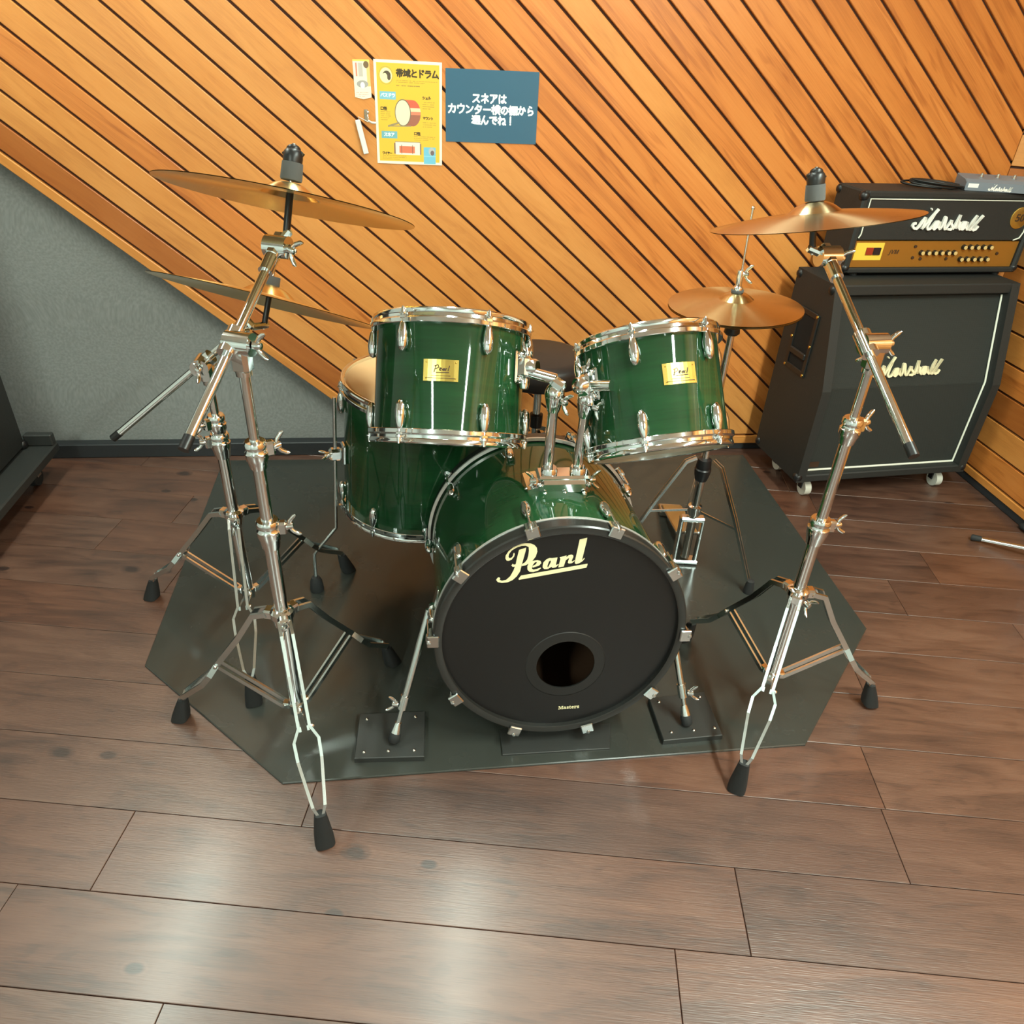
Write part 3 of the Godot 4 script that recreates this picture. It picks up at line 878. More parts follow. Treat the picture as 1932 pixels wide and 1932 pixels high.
	# two posts with ball clamps and arms reaching the toms
	var feet := [Vector3(0.076, 0.60, -1.485), Vector3(0.143, 0.60, -1.485)]
	var tops := [Vector3(0.079, 0.802, -1.50), Vector3(0.150, 0.792, -1.50)]
	var ends := [Vector3(0.004, 0.842, -1.522), Vector3(0.196, 0.842, -1.462)]
	for k in 2:
		var f: Vector3 = feet[k]
		var p: Vector3 = tops[k]
		var e: Vector3 = ends[k]
		var post := part(t, "holder_post", MB.new().tube([f, p], 0.0115, 20), M.chrome, "chrome post carrying a tom")
		var j := MB.new()
		j.ball(along(p, Vector3(0.3 if k == 0 else -0.3, 1, 0.1)), Vector3(0.0215, 0.026, 0.022), 20, 12)
		j.lathe(along(p + (f - p).normalized() * 0.042, p - f), [Vector2(0, 0), Vector2(0.0135, 0), Vector2(0.0155, 0.006), Vector2(0.021, 0.034), Vector2(0.0, 0.04)], 20)
		j.box(along(p + Vector3(0.005 if k == 0 else -0.006, 0.022, 0.004), e - p), Vector3(0.024, 0.036, 0.03), 0.007)
		var jp := part(post, "ball_clamp", j, M.chrome)
		put(post, "wing_nut", wing_mesh, M.chrome, along(p + Vector3(0.016, -0.012, 0.014), Vector3(0.7, -0.1, 0.6)))
		put(post, "key_bolt", bolt_mesh, M.chrome, along(p + Vector3(0.003, 0.0, 0.02), Vector3(0.0, 0.0, 1)))
		part(t, "holder_arm", MB.new().tube([p + Vector3(0, 0.032, 0), e], 0.0125, 18), M.chrome, "chrome arm running into a tom bracket")
	# spurs
	var sp := [[Vector3(-0.185, 0.305, -1.30), Vector3(-0.232, 0.115, -1.222), Vector3(-0.247, 0.052, -1.196), Vector3(-0.155, 0.34, -1.33)], [Vector3(0.402, 0.27, -1.405), Vector3(0.446, 0.10, -1.322), Vector3(0.458, 0.052, -1.299), Vector3(0.392, 0.30, -1.42)]]
	for k in 2:
		var s: Array = sp[k]
		var d: Vector3 = (s[2] - s[0]).normalized()
		var leg := part(t, "spur", MB.new().tube([s[0] - d * 0.03, s[1]], 0.0085, 16).tube([s[1], s[2]], 0.006, 14), M.chrome_worn, "steel spur leg")
		var cl := MB.new()
		cl.tube([s[1] - d * 0.022, s[1] + d * 0.012], 0.0115, 16)
		part(leg, "spur_collar", cl, M.chrome_worn)
		put(leg, "wing_nut", wing_mesh, M.chrome, along(s[1] + Vector3(-0.012 if k == 0 else 0.012, 0.004, 0.004), Vector3(-1 if k == 0 else 1, 0.2, 0.2)))
		var tip := MB.new()
		tip.lathe(along(s[2] - d * 0.022, d), [Vector2(0, 0), Vector2(0.0075, 0), Vector2(0.0105, 0.014), Vector2(0.0125, 0.026), Vector2(0, 0.026)], 16)
		part(leg, "spur_sleeve", tip, M.chrome)
		var hgt: float = (s[2].y + d.y * 0.004 - 0.023) / -d.y
		part(leg, "rubber_foot", MB.new().lathe(along(s[2] + d * 0.004, d), [Vector2(0, 0), Vector2(0.0125, 0), Vector2(0.0145, 0.006), Vector2(0.0135, hgt - 0.006), Vector2(0.010, hgt - 0.002), Vector2(0, hgt - 0.002)], 16), M.rubber)
		var b := MB.new()
		b.box(along(s[3], s[0] - s[2], n), Vector3(0.03, 0.075, 0.04), 0.006)
		b.box(along((s[3] + s[0]) / 2, s[0] - s[2], n), Vector3(0.026, 0.04, 0.03), 0.006)
		part(t, "spur_bracket", b, M.chrome)

func tom_frame(c: Vector3, lx: float, lz: float) -> Transform3D:
	var y := Vector3(lx, 1, lz).normalized()
	var z := (Vector3.BACK - y * y.z).normalized()
	return Transform3D(Basis(y.cross(z), y, z), c)
func toms() -> void:
	var X := tom_frame(TOM_L, -0.008, -0.528)
	var t := thing("rack_tom", "larger green rack tom on the left of the holder", "drum", at(TOM_L - Vector3(0, 0.16, 0)), "rack toms")
	drum_body(t, X, 0.166, 0.14, -29.0, 6, 0.048, M.head_clear, M.head_clear)
	badge(t, X, 0.166, -1.0, 0.012)
	tom_bracket(t, X, 0.166, 68.0, 0.036)
	var Y := tom_frame(TOM_R, -0.207, -0.648)
	var t2 := thing("rack_tom", "smaller green rack tom on the right of the holder", "drum", at(TOM_R - Vector3(0, 0.15, 0)), "rack toms")
	drum_body(t2, Y, 0.153, 0.134, -15.0, 6, 0.046, M.head_clear, M.head_clear)
	badge(t2, Y, 0.153, 17.5, 0.020)
	tom_bracket(t2, Y, 0.153, -58.0, 0.030)
func tom_bracket(t: Node3D, X: Transform3D, R: float, az: float, y: float) -> void:
	var F := X * Transform3D(Basis(Vector3.UP, deg_to_rad(az)), Vector3.ZERO) * at(Vector3(0, y, R))
	var b := MB.new()
	b.box(F * at(Vector3(0, 0, 0.003)), Vector3(0.046, 0.07, 0.008), 0.004)
	b.box(F * at(Vector3(0, 0, 0.016)), Vector3(0.04, 0.05, 0.03), 0.008)
	b.lathe(F * Transform3D(Basis(Vector3.RIGHT, PI / 2), Vector3(0, 0, 0.02)), [Vector2(0, 0.026), Vector2(0.016, 0.026), Vector2(0.019, 0.02), Vector2(0.019, 0), Vector2(0, 0)], 18)
	var p := part(t, "mount_bracket", b, M.chrome, "chrome bracket that takes the holder arm")
	for s in [[-0.015, 0.027], [0.015, 0.027], [0.015, -0.027], [-0.015, -0.027]]:
		put(p, "bolt", bolt_mesh, M.chrome, F * Transform3D(Basis(Vector3.RIGHT, PI / 2), Vector3(s[0], s[1], 0.006)))
	put(p, "wing_nut", wing_mesh, M.chrome, F * at(Vector3(0, 0.028, 0.018)))
	put(p, "memory_lock", MB.new().lathe(Transform3D.IDENTITY, [Vector2(0, 0), Vector2(0.011, 0), Vector2(0.012, 0.01), Vector2(0.009, 0.022), Vector2(0, 0.024)], 14).mesh(), M.chrome, F * Transform3D(Basis(Vector3.RIGHT, PI), Vector3(0, -0.024, 0.016)))

func floor_tom() -> void:
	var c := Vector3(-0.282, 0.458, -1.884)
	var X := tom_frame(c, 0.07, 0.0)
	var t := thing("floor_tom", "deep green floor tom standing on three bent chrome legs", "drum", at(Vector3(c.x, 0.006, c.z)))
	drum_body(t, X, 0.203, 0.20, -24.0, 8, 0.05, M.head_tan, M.head_clear)
	var az := [-66.0, 54.0, 174.0]
	for k in 3:
		var a := deg_to_rad(az[k])
		var out := X.basis * Vector3(sin(a), 0, cos(a))
		var flat := Vector3(out.x, 0, out.z).normalized()
		var ctr := X.origin
		var s := ctr + out * 0.232
		var up := X.basis.y
		var top: Vector3 = s + up * 0.16
		var bend: Vector3 = s - up * 0.255
		var foot: Vector3 = bend + flat * 0.075
		foot.y = 0.05
		var knee := foot + Vector3(0, 0.09, 0) - flat * 0.004
		knee.y = minf(knee.y, bend.y - 0.02)
		var leg := part(t, "leg", MB.new().tube([top, bend, bend + (knee - bend) * 0.12 , knee, foot], 0.0052, 12), M.chrome_worn)
		part(leg, "rubber_foot", MB.new().lathe(at(Vector3(foot.x, 0.0065, foot.z)), [Vector2(0, 0), Vector2(0.020, 0), Vector2(0.021, 0.006), Vector2(0.018, 0.034), Vector2(0.012, 0.048), Vector2(0, 0.05)], 18), M.rubber)
		var F := Transform3D(Basis(up.cross(out), up, out), ctr + out * 0.203 - up * 0.01)
		var b := MB.new()
		b.box(F * at(Vector3(0, 0, 0.006)), Vector3(0.034, 0.06, 0.012), 0.004)
		b.box(F * at(Vector3(0, 0, 0.028)), Vector3(0.026, 0.036, 0.036), 0.007)
		var bp := part(t, "leg_bracket", b, M.chrome)
		put(bp, "wing_nut", wing_mesh, M.chrome, F * Transform3D(Basis(Vector3.RIGHT, PI / 2), Vector3(0, 0, 0.044)))

# ---------------------------------------------------------------- stands and cymbals
const PALE_RADII := [0.0145, 0.0122, 0.0095]
func lock(t: Node3D, p: Vector3, r: float, az: float, big := 1.0) -> void:
	var m := MB.new()
	m.lathe(at(p), [Vector2(r * 0.9, -0.045 * big), Vector2(r + 0.003, -0.042 * big), Vector2(r + 0.0065, -0.022 * big), Vector2(r + 0.009, -0.012), Vector2(r + 0.0095, 0.0), Vector2(r + 0.007, 0.003), Vector2(r + 0.006, 0.008), Vector2(r + 0.0085, 0.011), Vector2(r + 0.0085, 0.02), Vector2(r + 0.006, 0.024), Vector2(r * 0.6, 0.025)], 24, 35)
	var a := deg_to_rad(az)
	var d := Vector3(sin(a), 0, cos(a))
	m.box(along(p + d * (r + 0.012) + Vector3(0, 0.004, 0), Vector3.UP, d), Vector3(0.018, 0.03, 0.02), 0.004)
	var o := part(t, "height_lock", m, M.chrome)
	put(o, "wing_nut", wing_mesh, M.chrome, along(p + d * (r + 0.02) + Vector3(0, 0.006, 0), d + Vector3(0, 0.15, 0)))
func tripod(t: Node3D, b: Vector3, feet: Array, hub: float, low: float, pole_r: float) -> void:
	var m := MB.new()
	m.lathe(at(b + Vector3(0, hub, 0)), [Vector2(pole_r, -0.03), Vector2(pole_r + 0.006, -0.03), Vector2(pole_r + 0.007, -0.012), Vector2(pole_r + 0.011, -0.008), Vector2(pole_r + 0.011, 0.006), Vector2(pole_r + 0.006, 0.010), Vector2(pole_r, 0.012)], 24)
	var g := MB.new()
	g.lathe(at(b + Vector3(0, low, 0)), [Vector2(0, -0.02), Vector2(pole_r + 0.003, -0.018), Vector2(pole_r + 0.004, 0.012), Vector2(pole_r * 0.7, 0.016)], 20)
	for f in feet:
		var d: Vector3 = Vector3(f.x - b.x, 0, f.z - b.z)
		var R := d.length()
		d /= R
		m.box(along(b + Vector3(0, hub - 0.004, 0) + d * (pole_r + 0.014), Vector3.UP, d), Vector3(0.026, 0.024, 0.022), 0.004)
		g.box(along(b + Vector3(0, low, 0) + d * (pole_r + 0.010), Vector3.UP, d), Vector3(0.020, 0.018, 0.018), 0.003)
	var hubp := part(t, "leg_hub", m, M.chrome)
	part(t, "brace_hub", g, M.chrome)
	var first := true
	for f in feet:
		var fl := Vector3(f.x, f.y, f.z)
		var d := Vector3(f.x - b.x, 0, f.z - b.z)
		var R := d.length()
		d /= R
		var side := Vector3.UP.cross(d)
		# two flat bars side by side: arched at the hub, spread below the brace, gathered at the foot
		var prof := [[pole_r + 0.018, hub - 0.002, 0.0115], [pole_r + 0.05, hub - 0.012, 0.0115], [R * 0.36, hub * 0.78, 0.0115], [R * 0.57, hub * 0.55, 0.0115], [R * 0.62, hub * 0.485, 0.0255], [R * 0.70, hub * 0.40, 0.0245], [R * 0.93, f.y + 0.088, 0.0125], [R * 0.955, f.y + 0.066, 0.004]]
		var leg := MB.new()
		for s in [-1.0, 1.0]:
			var pts := []
			for q in prof: pts.append(Vector3(b.x, 0, b.z) + d * q[0] + Vector3(0, q[1], 0) + side * s * q[2])
			bar(leg, pts, side, 0.0032, 0.0125)
		var lp := part(t, "leg", leg, M.chrome_worn)
		var br := MB.new()
		for s in [-1.0, 1.0]:
			bar(br, [b + Vector3(0, low, 0) + d * (pole_r + 0.012) + side * s * 0.0085, Vector3(b.x, hub * 0.535, b.z) + d * R * 0.575 + side * s * 0.0085], side, 0.0026, 0.0105)
		part(lp, "brace", br, M.chrome_worn)
		put(lp, "rivet", bolt_mesh, M.chrome, along(Vector3(b.x, hub * 0.545, b.z) + d * R * 0.575 + side * 0.010, side))
		# tapered rubber foot
		var y0: float = f.y
		var ft := MB.new()
		var top := Vector3(b.x, y0 + 0.072, b.z) + d * R * 0.955
		var base := Vector3(b.x, y0, b.z) + d * R * 1.02
		var sec := [[top, 0.012, 0.010], [top.lerp(base, 0.3), 0.0155, 0.014], [top.lerp(base, 0.75), 0.020, 0.019], [top.lerp(base, 0.97), 0.021, 0.020], [base, 0.018, 0.017]]
		loft(ft, sec, side, d)
		part(lp, "rubber_foot", ft, M.rubber)
	put(hubp, "wing_nut", wing_mesh, M.chrome, along(b + Vector3(0.01, hub - 0.01, pole_r + 0.016), Vector3(0.5, -0.2, 1)))
func bar(m: MB, pts: Array, side: Vector3, th: float, w: float) -> void:
	var q := []
	for k in pts.size():
		var d: Vector3
		if k == 0: d = pts[1] - pts[0]
		elif k == pts.size() - 1: d = pts[k] - pts[k - 1]
		else: d = (pts[k + 1] - pts[k]).normalized() + (pts[k] - pts[k - 1]).normalized()
		d = d.normalized()
		var up := d.cross(side).normalized()
		q.append([pts[k] + side * th + up * w / 2, pts[k] - side * th + up * w / 2, pts[k] - side * th - up * w / 2, pts[k] + side * th - up * w / 2, up])
	for k in pts.size() - 1:
		for e in 4:
			var o: Vector3 = [q[k][4], -side, -q[k][4], side][e]
			m.fquad(q[k][e], q[k][(e + 1) % 4], q[k + 1][(e + 1) % 4], q[k + 1][e], o)
	m.fquad(q[0][0], q[0][1], q[0][2], q[0][3], pts[0] - pts[1])
	var z := pts.size() - 1
	m.fquad(q[z][0], q[z][1], q[z][2], q[z][3], pts[z] - pts[z - 1])
# rounded sections [centre, half width, half depth] joined into a solid
func loft(m: MB, sec: Array, sx: Vector3, sz: Vector3) -> void:
	var N := 16
	var rings := []
	for s in sec:
		var r := []
		for k in N + 1:
			var a := TAU * k / N
			var x := signf(cos(a)) * pow(absf(cos(a)), 0.6)
			var z := signf(sin(a)) * pow(absf(sin(a)), 0.6)
			r.append([s[0] + sx * x * s[1] + sz * z * s[2], (sx * cos(a) + sz * sin(a)).normalized()])
		rings.append(r)
	for j in sec.size() - 1:
		for k in N:
			var A = rings[j]
			var B = rings[j + 1]
			m.tri(A[k][0], A[k + 1][0], B[k + 1][0], A[k][1], A[k + 1][1], B[k + 1][1])
			m.tri(A[k][0], B[k + 1][0], B[k][0], A[k][1], B[k + 1][1], B[k][1])
	for e in [[0, 1.0], [sec.size() - 1, -1.0]]:
		for k in N:
			m.ftri(sec[e[0]][0], rings[e[0]][k][0], rings[e[0]][k + 1][0], (sec[0][0] - sec[-1][0]) * e[1])

func cymbal_profile(R: float, bell: float, bow: float) -> Array:
	var p := []
	var hb := 0.021 * bell / 0.052
	for k in 9:
		var a := k / 8.0
		p.append(Vector2(0.006 + (bell - 0.006) * a, bow + hb * (1.0 - pow(a, 2.3))))
	p[8] = Vector2(bell, bow + 0.0012)
	for k in range(1, 15):
		var a := k / 14.0
		p.append(Vector2(bell + (R - bell) * a, bow * (1.0 - pow(a, 1.45))))
	p.reverse()
	var q := []
	for k in p: q.append(k)
	var r := []
	for k in range(p.size() - 1, -1, -1): r.append(Vector2(p[k].x - (0.0004 if k == 0 else 0.0), p[k].y - 0.0013))
	# top from the rim inwards, then the underside back out
	return q + r
func cymbal(called: String, label: String, c: Vector3, ax: Vector3, R: float, bell: float, bow: float, m: Material, group: String) -> MeshInstance3D:
	var X := along(Vector3.ZERO, ax)
	var o := solo(called, MB.new().lathe(X, cymbal_profile(R, bell, bow), 128, 25), m, Vector3.ZERO, label, "cymbal", group)
	o.position = c
	return o
func boom_stand(label: String, base: Vector3, feet: Array, hub: float, locks: Array, T: Vector3, C: Vector3, E: Vector3, cym: Vector3, ax: Vector3, low: float, felt_h: float, wing: bool, az: float) -> void:
	small_parts()
	var t := thing("cymbal_stand", label, "stand", at(base), "boom cymbal stands")
	var r: Array = PALE_RADII
	tripod(t, base, feet, hub, low, r[0])
	part(t, "lower_tube", MB.new().tube([base + Vector3(0, low - 0.02, 0), base + Vector3(0, locks[0], 0)], r[0], 20), M.chrome)
	part(t, "middle_tube", MB.new().tube([base + Vector3(0, locks[0], 0), base + Vector3(0, locks[1], 0)], r[1], 20), M.chrome)
	part(t, "upper_tube", MB.new().tube([base + Vector3(0, locks[1], 0), base + Vector3(0, C.y - 0.012, 0)], r[2], 20), M.chrome)
	lock(t, base + Vector3(0, locks[0], 0), r[0], az)
	lock(t, base + Vector3(0, locks[1], 0), r[1], az + 20.0, 0.8)
	# boom clamp
	var bd := (T - E).normalized()
	var cl := MB.new()
	cl.tube([C - bd * 0.026, C + bd * 0.026], 0.0165, 20)
	var P := Vector3(base.x, C.y, base.z)
	var side := bd.cross(Vector3.UP).normalized()
	cl.tube([C - side * 0.008, C + side * 0.040], 0.0205, 22)
	cl.box(along(P + Vector3(0, -0.028, 0), Vector3.UP, side), Vector3(0.03, 0.05, 0.034), 0.007)
	cl.lathe(at(P + Vector3(0, -0.06, 0)), [Vector2(0.0095, 0), Vector2(0.014, 0.002), Vector2(0.015, 0.02), Vector2(0.0, 0.03)], 18)
	var cp := part(t, "boom_clamp", cl, M.chrome)
	put(cp, "wing_nut", wing_mesh, M.chrome, along(C + side * 0.042, side))
	put(cp, "wing_nut", wing_mesh, M.chrome, along(P + Vector3(0, -0.03, -0.018), Vector3(0.2, -0.2, -1)))
	# boom arm with a dark end cap
	var bm := part(t, "boom_arm", MB.new().tube([E, T - bd * 0.03], 0.0088, 18), M.chrome)
	part(bm, "end_cap", MB.new().tube([E - bd * 0.004, E + bd * 0.022], 0.0095, 18), M.black_plastic)
	# tilter and stem
	var foot := cym - ax * 0.055
	var ti := MB.new()
	ti.tube([T - bd * 0.060, T - bd * 0.012], 0.0135, 18)
	ti.box(along(T, bd, side), Vector3(0.028, 0.056, 0.022), 0.005)
	ti.tube([T - side * 0.020, T + side * 0.024], 0.0205, 20)
	ti.box(along(T.lerp(foot, 0.55), foot - T, side), Vector3(0.016, (foot - T).length() + 0.02, 0.014), 0.004)
	var tp := part(t, "tilter", ti, M.chrome)
	put(tp, "wing_nut", wing_mesh, M.chrome, along(T + side * 0.024, side + Vector3(0, -0.4, 0.2)))
	part(t, "stem", MB.new().tube([foot - ax * 0.01, cym + ax * 0.10], 0.0036, 10), M.steel)
	part(t, "stem_sleeve", MB.new().tube([foot, cym + ax * 0.02], 0.0068, 12), M.black_plastic, "black sleeve on the stem")
	var f0 := cym + ax * 0.038
	part(t, "felt", MB.new().lathe(along(f0, ax), [Vector2(0.004, 0), Vector2(0.0185, 0), Vector2(0.0195, 0.003), Vector2(0.0185, felt_h), Vector2(0.004, felt_h)], 24, 30), M.felt)
	if wing:
		var wn := MB.new()
		wn.lathe(along(f0 + ax * (felt_h + 0.0005), ax), [Vector2(0, 0), Vector2(0.017, 0), Vector2(0.0175, 0.008), Vector2(0.0165, 0.017), Vector2(0.012, 0.023), Vector2(0.0, 0.024)], 20, 50)
		wn.tube([f0 + ax * (felt_h + 0.012) - Vector3(0.012, 0, 0), f0 + ax * (felt_h + 0.018) - Vector3(0.0165, 0, 0)], 0.0052, 10)
		wn.tube([f0 + ax * (felt_h + 0.012) + Vector3(0.012, 0, 0), f0 + ax * (felt_h + 0.018) + Vector3(0.0165, 0, 0)], 0.0052, 10)
		wn.ball(along(f0 + ax * (felt_h + 0.022), ax), Vector3(0.013, 0.009, 0.013), 16, 8)
		part(t, "top_nut", wn, M.black_plastic)
func stands_and_cymbals() -> void:
	var ax1 := Vector3(0.123, 1, -0.326).normalized()
	var c1 := Vector3(-0.435, 1.177, -1.429)
	boom_stand("chrome boom stand at the front left holding the highest cymbal", Vector3(-0.483, 0, -1.215), [Vector3(-0.36, 0, -0.939), Vector3(-0.783, 0, -1.244), Vector3(-0.305, 0.006, -1.463)], 0.385, [0.60, 0.775], Vector3(-0.458, 1.105, -1.40), Vector3(-0.497, 0.986, -1.218), Vector3(-0.534, 0.867, -1.05), c1, ax1, 0.10, 0.03, true, 100.0)
	cymbal("crash_cymbal", "large tilted bronze cymbal, highest of all, at upper left", c1, ax1, 0.229, 0.055, 0.012, M.cymbal, "crash cymbals")
	var ax2 := Vector3(0.19, 1, -0.44).normalized()
	var c2 := Vector3(-0.606, 0.892, -1.74)
	boom_stand("chrome boom stand behind the front left stand", Vector3(-0.729, 0, -1.618), [Vector3(-1.049, 0, -1.688), Vector3(-0.627, 0.006, -1.307), Vector3(-0.511, 0.006, -1.86)], 0.365, [0.575, 0.625], Vector3(-0.640, 0.858, -1.645), Vector3(-0.729, 0.786, -1.606), Vector3(-0.982, 0.581, -1.60), c2, ax2, 0.105, 0.022, false, -60.0)
	cymbal("ride_cymbal", "wide bronze ride cymbal hanging lower behind the left boom arm", c2, ax2, 0.265, 0.062, 0.015, M.cymbal_ride, "")
	var ax3 := Vector3(-0.159, 1, -0.147).normalized()
	var c3 := Vector3(0.576, 1.164, -1.592)
	boom_stand("chrome boom stand at the front right before the guitar stack", Vector3(0.681, 0, -1.387), [Vector3(0.558, 0, -1.128), Vector3(0.967, 0.006, -1.41), Vector3(0.518, 0.006, -1.623)], 0.385, [0.565, 0.808], Vector3(0.617, 1.100, -1.58), Vector3(0.657, 0.987, -1.383), Vector3(0.700, 0.862, -1.175), c3, ax3, 0.115, 0.03, true, 95.0)
	cymbal("crash_cymbal", "bronze cymbal on the right in front of the amplifier head", c3, ax3, 0.203, 0.052, 0.016, M.cymbal_red, "crash cymbals")

func hi_hat() -> void:
	var b := Vector3(0.578, 0, -2.005)
	var c := Vector3(0.572, 0.866, -2.005)
	var ax := Vector3(-0.05, 1, 0.0).normalized()
	cymbal("hi_hat_cymbal", "upper bronze hi-hat cymbal beside the right tom", c, ax, 0.178, 0.046, 0.017, M.cymbal_hat, "hi-hat cymbals")
	var lo := cymbal("hi_hat_cymbal", "lower bronze hi-hat cymbal turned upside down under the upper one", c - ax * 0.0065, -ax, 0.178, 0.046, 0.017, M.cymbal_hat, "hi-hat cymbals")
	var t := thing("hi_hat_stand", "slim hi-hat stand with pull rod behind the right tom", "stand", at(b))
	part(t, "upper_tube", MB.new().tube([b + Vector3(0, 0.36, 0), b + Vector3(0, 0.79, 0)], 0.0098, 18), M.chrome)
	part(t, "lower_tube", MB.new().tube([b + Vector3(0, 0.16, 0), b + Vector3(0, 0.37, 0)], 0.0135, 18), M.chrome)
	part(t, "pull_rod", MB.new().tube([b + Vector3(0, 0.76, 0), b + Vector3(-0.012, 1.112, 0)], 0.0032, 10), M.chrome)
	part(t, "rod_tip", MB.new().ball(at(b + Vector3(-0.012, 1.113, 0)), Vector3(0.005, 0.006, 0.005), 10, 6), M.chrome)
	part(t, "hat_seat", MB.new().lathe(at(b + Vector3(0, 0.785, 0)), [Vector2(0.0, 0), Vector2(0.016, 0), Vector2(0.022, 0.006), Vector2(0.02, 0.02), Vector2(0.0, 0.022)], 18), M.black_plastic)
	var k := MB.new()
	k.lathe(along(c + ax * 0.039, ax), [Vector2(0.004, 0), Vector2(0.013, 0), Vector2(0.0135, 0.008), Vector2(0.011, 0.012), Vector2(0.0085, 0.014), Vector2(0.0085, 0.05), Vector2(0.007, 0.054), Vector2(0.003, 0.055)], 16)
	var cl := part(t, "hat_clutch", k, M.chrome)
	part(cl, "clutch_felt", MB.new().lathe(along(c + ax * 0.036, ax), [Vector2(0.004, 0), Vector2(0.0165, 0), Vector2(0.0165, 0.006), Vector2(0.004, 0.006)], 16), M.felt)
	put(cl, "wing_nut", wing_mesh, M.chrome, along(c + ax * 0.084 + Vector3(0.008, 0, 0.0), Vector3(1, 0.1, 0.4)))
	part(t, "height_lock", MB.new().lathe(at(b + Vector3(0, 0.365, 0)), [Vector2(0.013, -0.045), Vector2(0.018, -0.043), Vector2(0.024, -0.02), Vector2(0.0255, -0.004), Vector2(0.0225, 0.0), Vector2(0.0235, 0.004), Vector2(0.020, 0.03), Vector2(0.0098, 0.034)], 22), M.black_plastic, "black plastic height lock")
	# legs
	var hub := MB.new()
	hub.lathe(at(b + Vector3(0, 0.215, 0)), [Vector2(0.0135, -0.02), Vector2(0.021, -0.018), Vector2(0.022, 0.012), Vector2(0.0135, 0.016)], 18)
	part(t, "leg_hub", hub, M.chrome)
	for f in [Vector3(0.757, 0.006, -1.86), Vector3(0.352, 0.006, -1.99), Vector3(0.63, 0.006, -2.27)]:
		var d := Vector3(f.x - b.x, 0, f.z - b.z)
		var side := Vector3.UP.cross(d.normalized())
		var m := MB.new()
		var pts := [b + Vector3(0, 0.40, 0) + d * 0.12, b + Vector3(0, 0.385, 0) + d * 0.25, b + Vector3(0, 0.24, 0) + d * 0.58, b + Vector3(0, 0.045, 0) + d * 0.97]
		for s in [-1.0, 1.0]:
			var q := []
			for p in pts: q.append(p + side * s * 0.006)
			bar(m, q, side, 0.0018, 0.009)
		var leg := part(t, "leg", m, M.chrome_worn)
		var br := MB.new()
		bar(br, [b + Vector3(0, 0.212, 0) + d * 0.1, b + Vector3(0, 0.205, 0) + d * 0.62], side, 0.0018, 0.007)
		part(leg, "brace", br, M.chrome_worn)
		part(leg, "rubber_foot", MB.new().lathe(at(Vector3(f.x, f.y + 0.0005, f.z)), [Vector2(0, 0), Vector2(0.015, 0), Vector2(0.016, 0.008), Vector2(0.012, 0.045), Vector2(0, 0.048)], 14), M.rubber)
	# casting at the bottom and the foot board running back
	var cast := MB.new()
	for s in [-1.0, 1.0]:
		cast.box(at(b + Vector3(s * 0.034, 0.098, 0.0)), Vector3(0.010, 0.175, 0.026), 0.003)
	cast.box(at(b + Vector3(0, 0.178, 0)), Vector3(0.08, 0.018, 0.03), 0.005)
	cast.box(at(b + Vector3(0, 0.016, 0)), Vector3(0.085, 0.014, 0.04), 0.004)
	part(t, "pedal_frame", cast, M.chrome_worn)
	part(t, "spring_tube", MB.new().tube([b + Vector3(0, 0.03, 0), b + Vector3(0, 0.17, 0)], 0.014, 14), M.steel)
	part(t, "foot_board", MB.new().box(Transform3D(Basis(Vector3.RIGHT, -0.24), b + Vector3(0, 0.072, -0.16)), Vector3(0.075, 0.010, 0.28), 0.003), M.chrome_worn)
	part(t, "heel_plate", MB.new().box(at(b + Vector3(0, 0.018, -0.30)), Vector3(0.085, 0.022, 0.06), 0.004), M.steel)

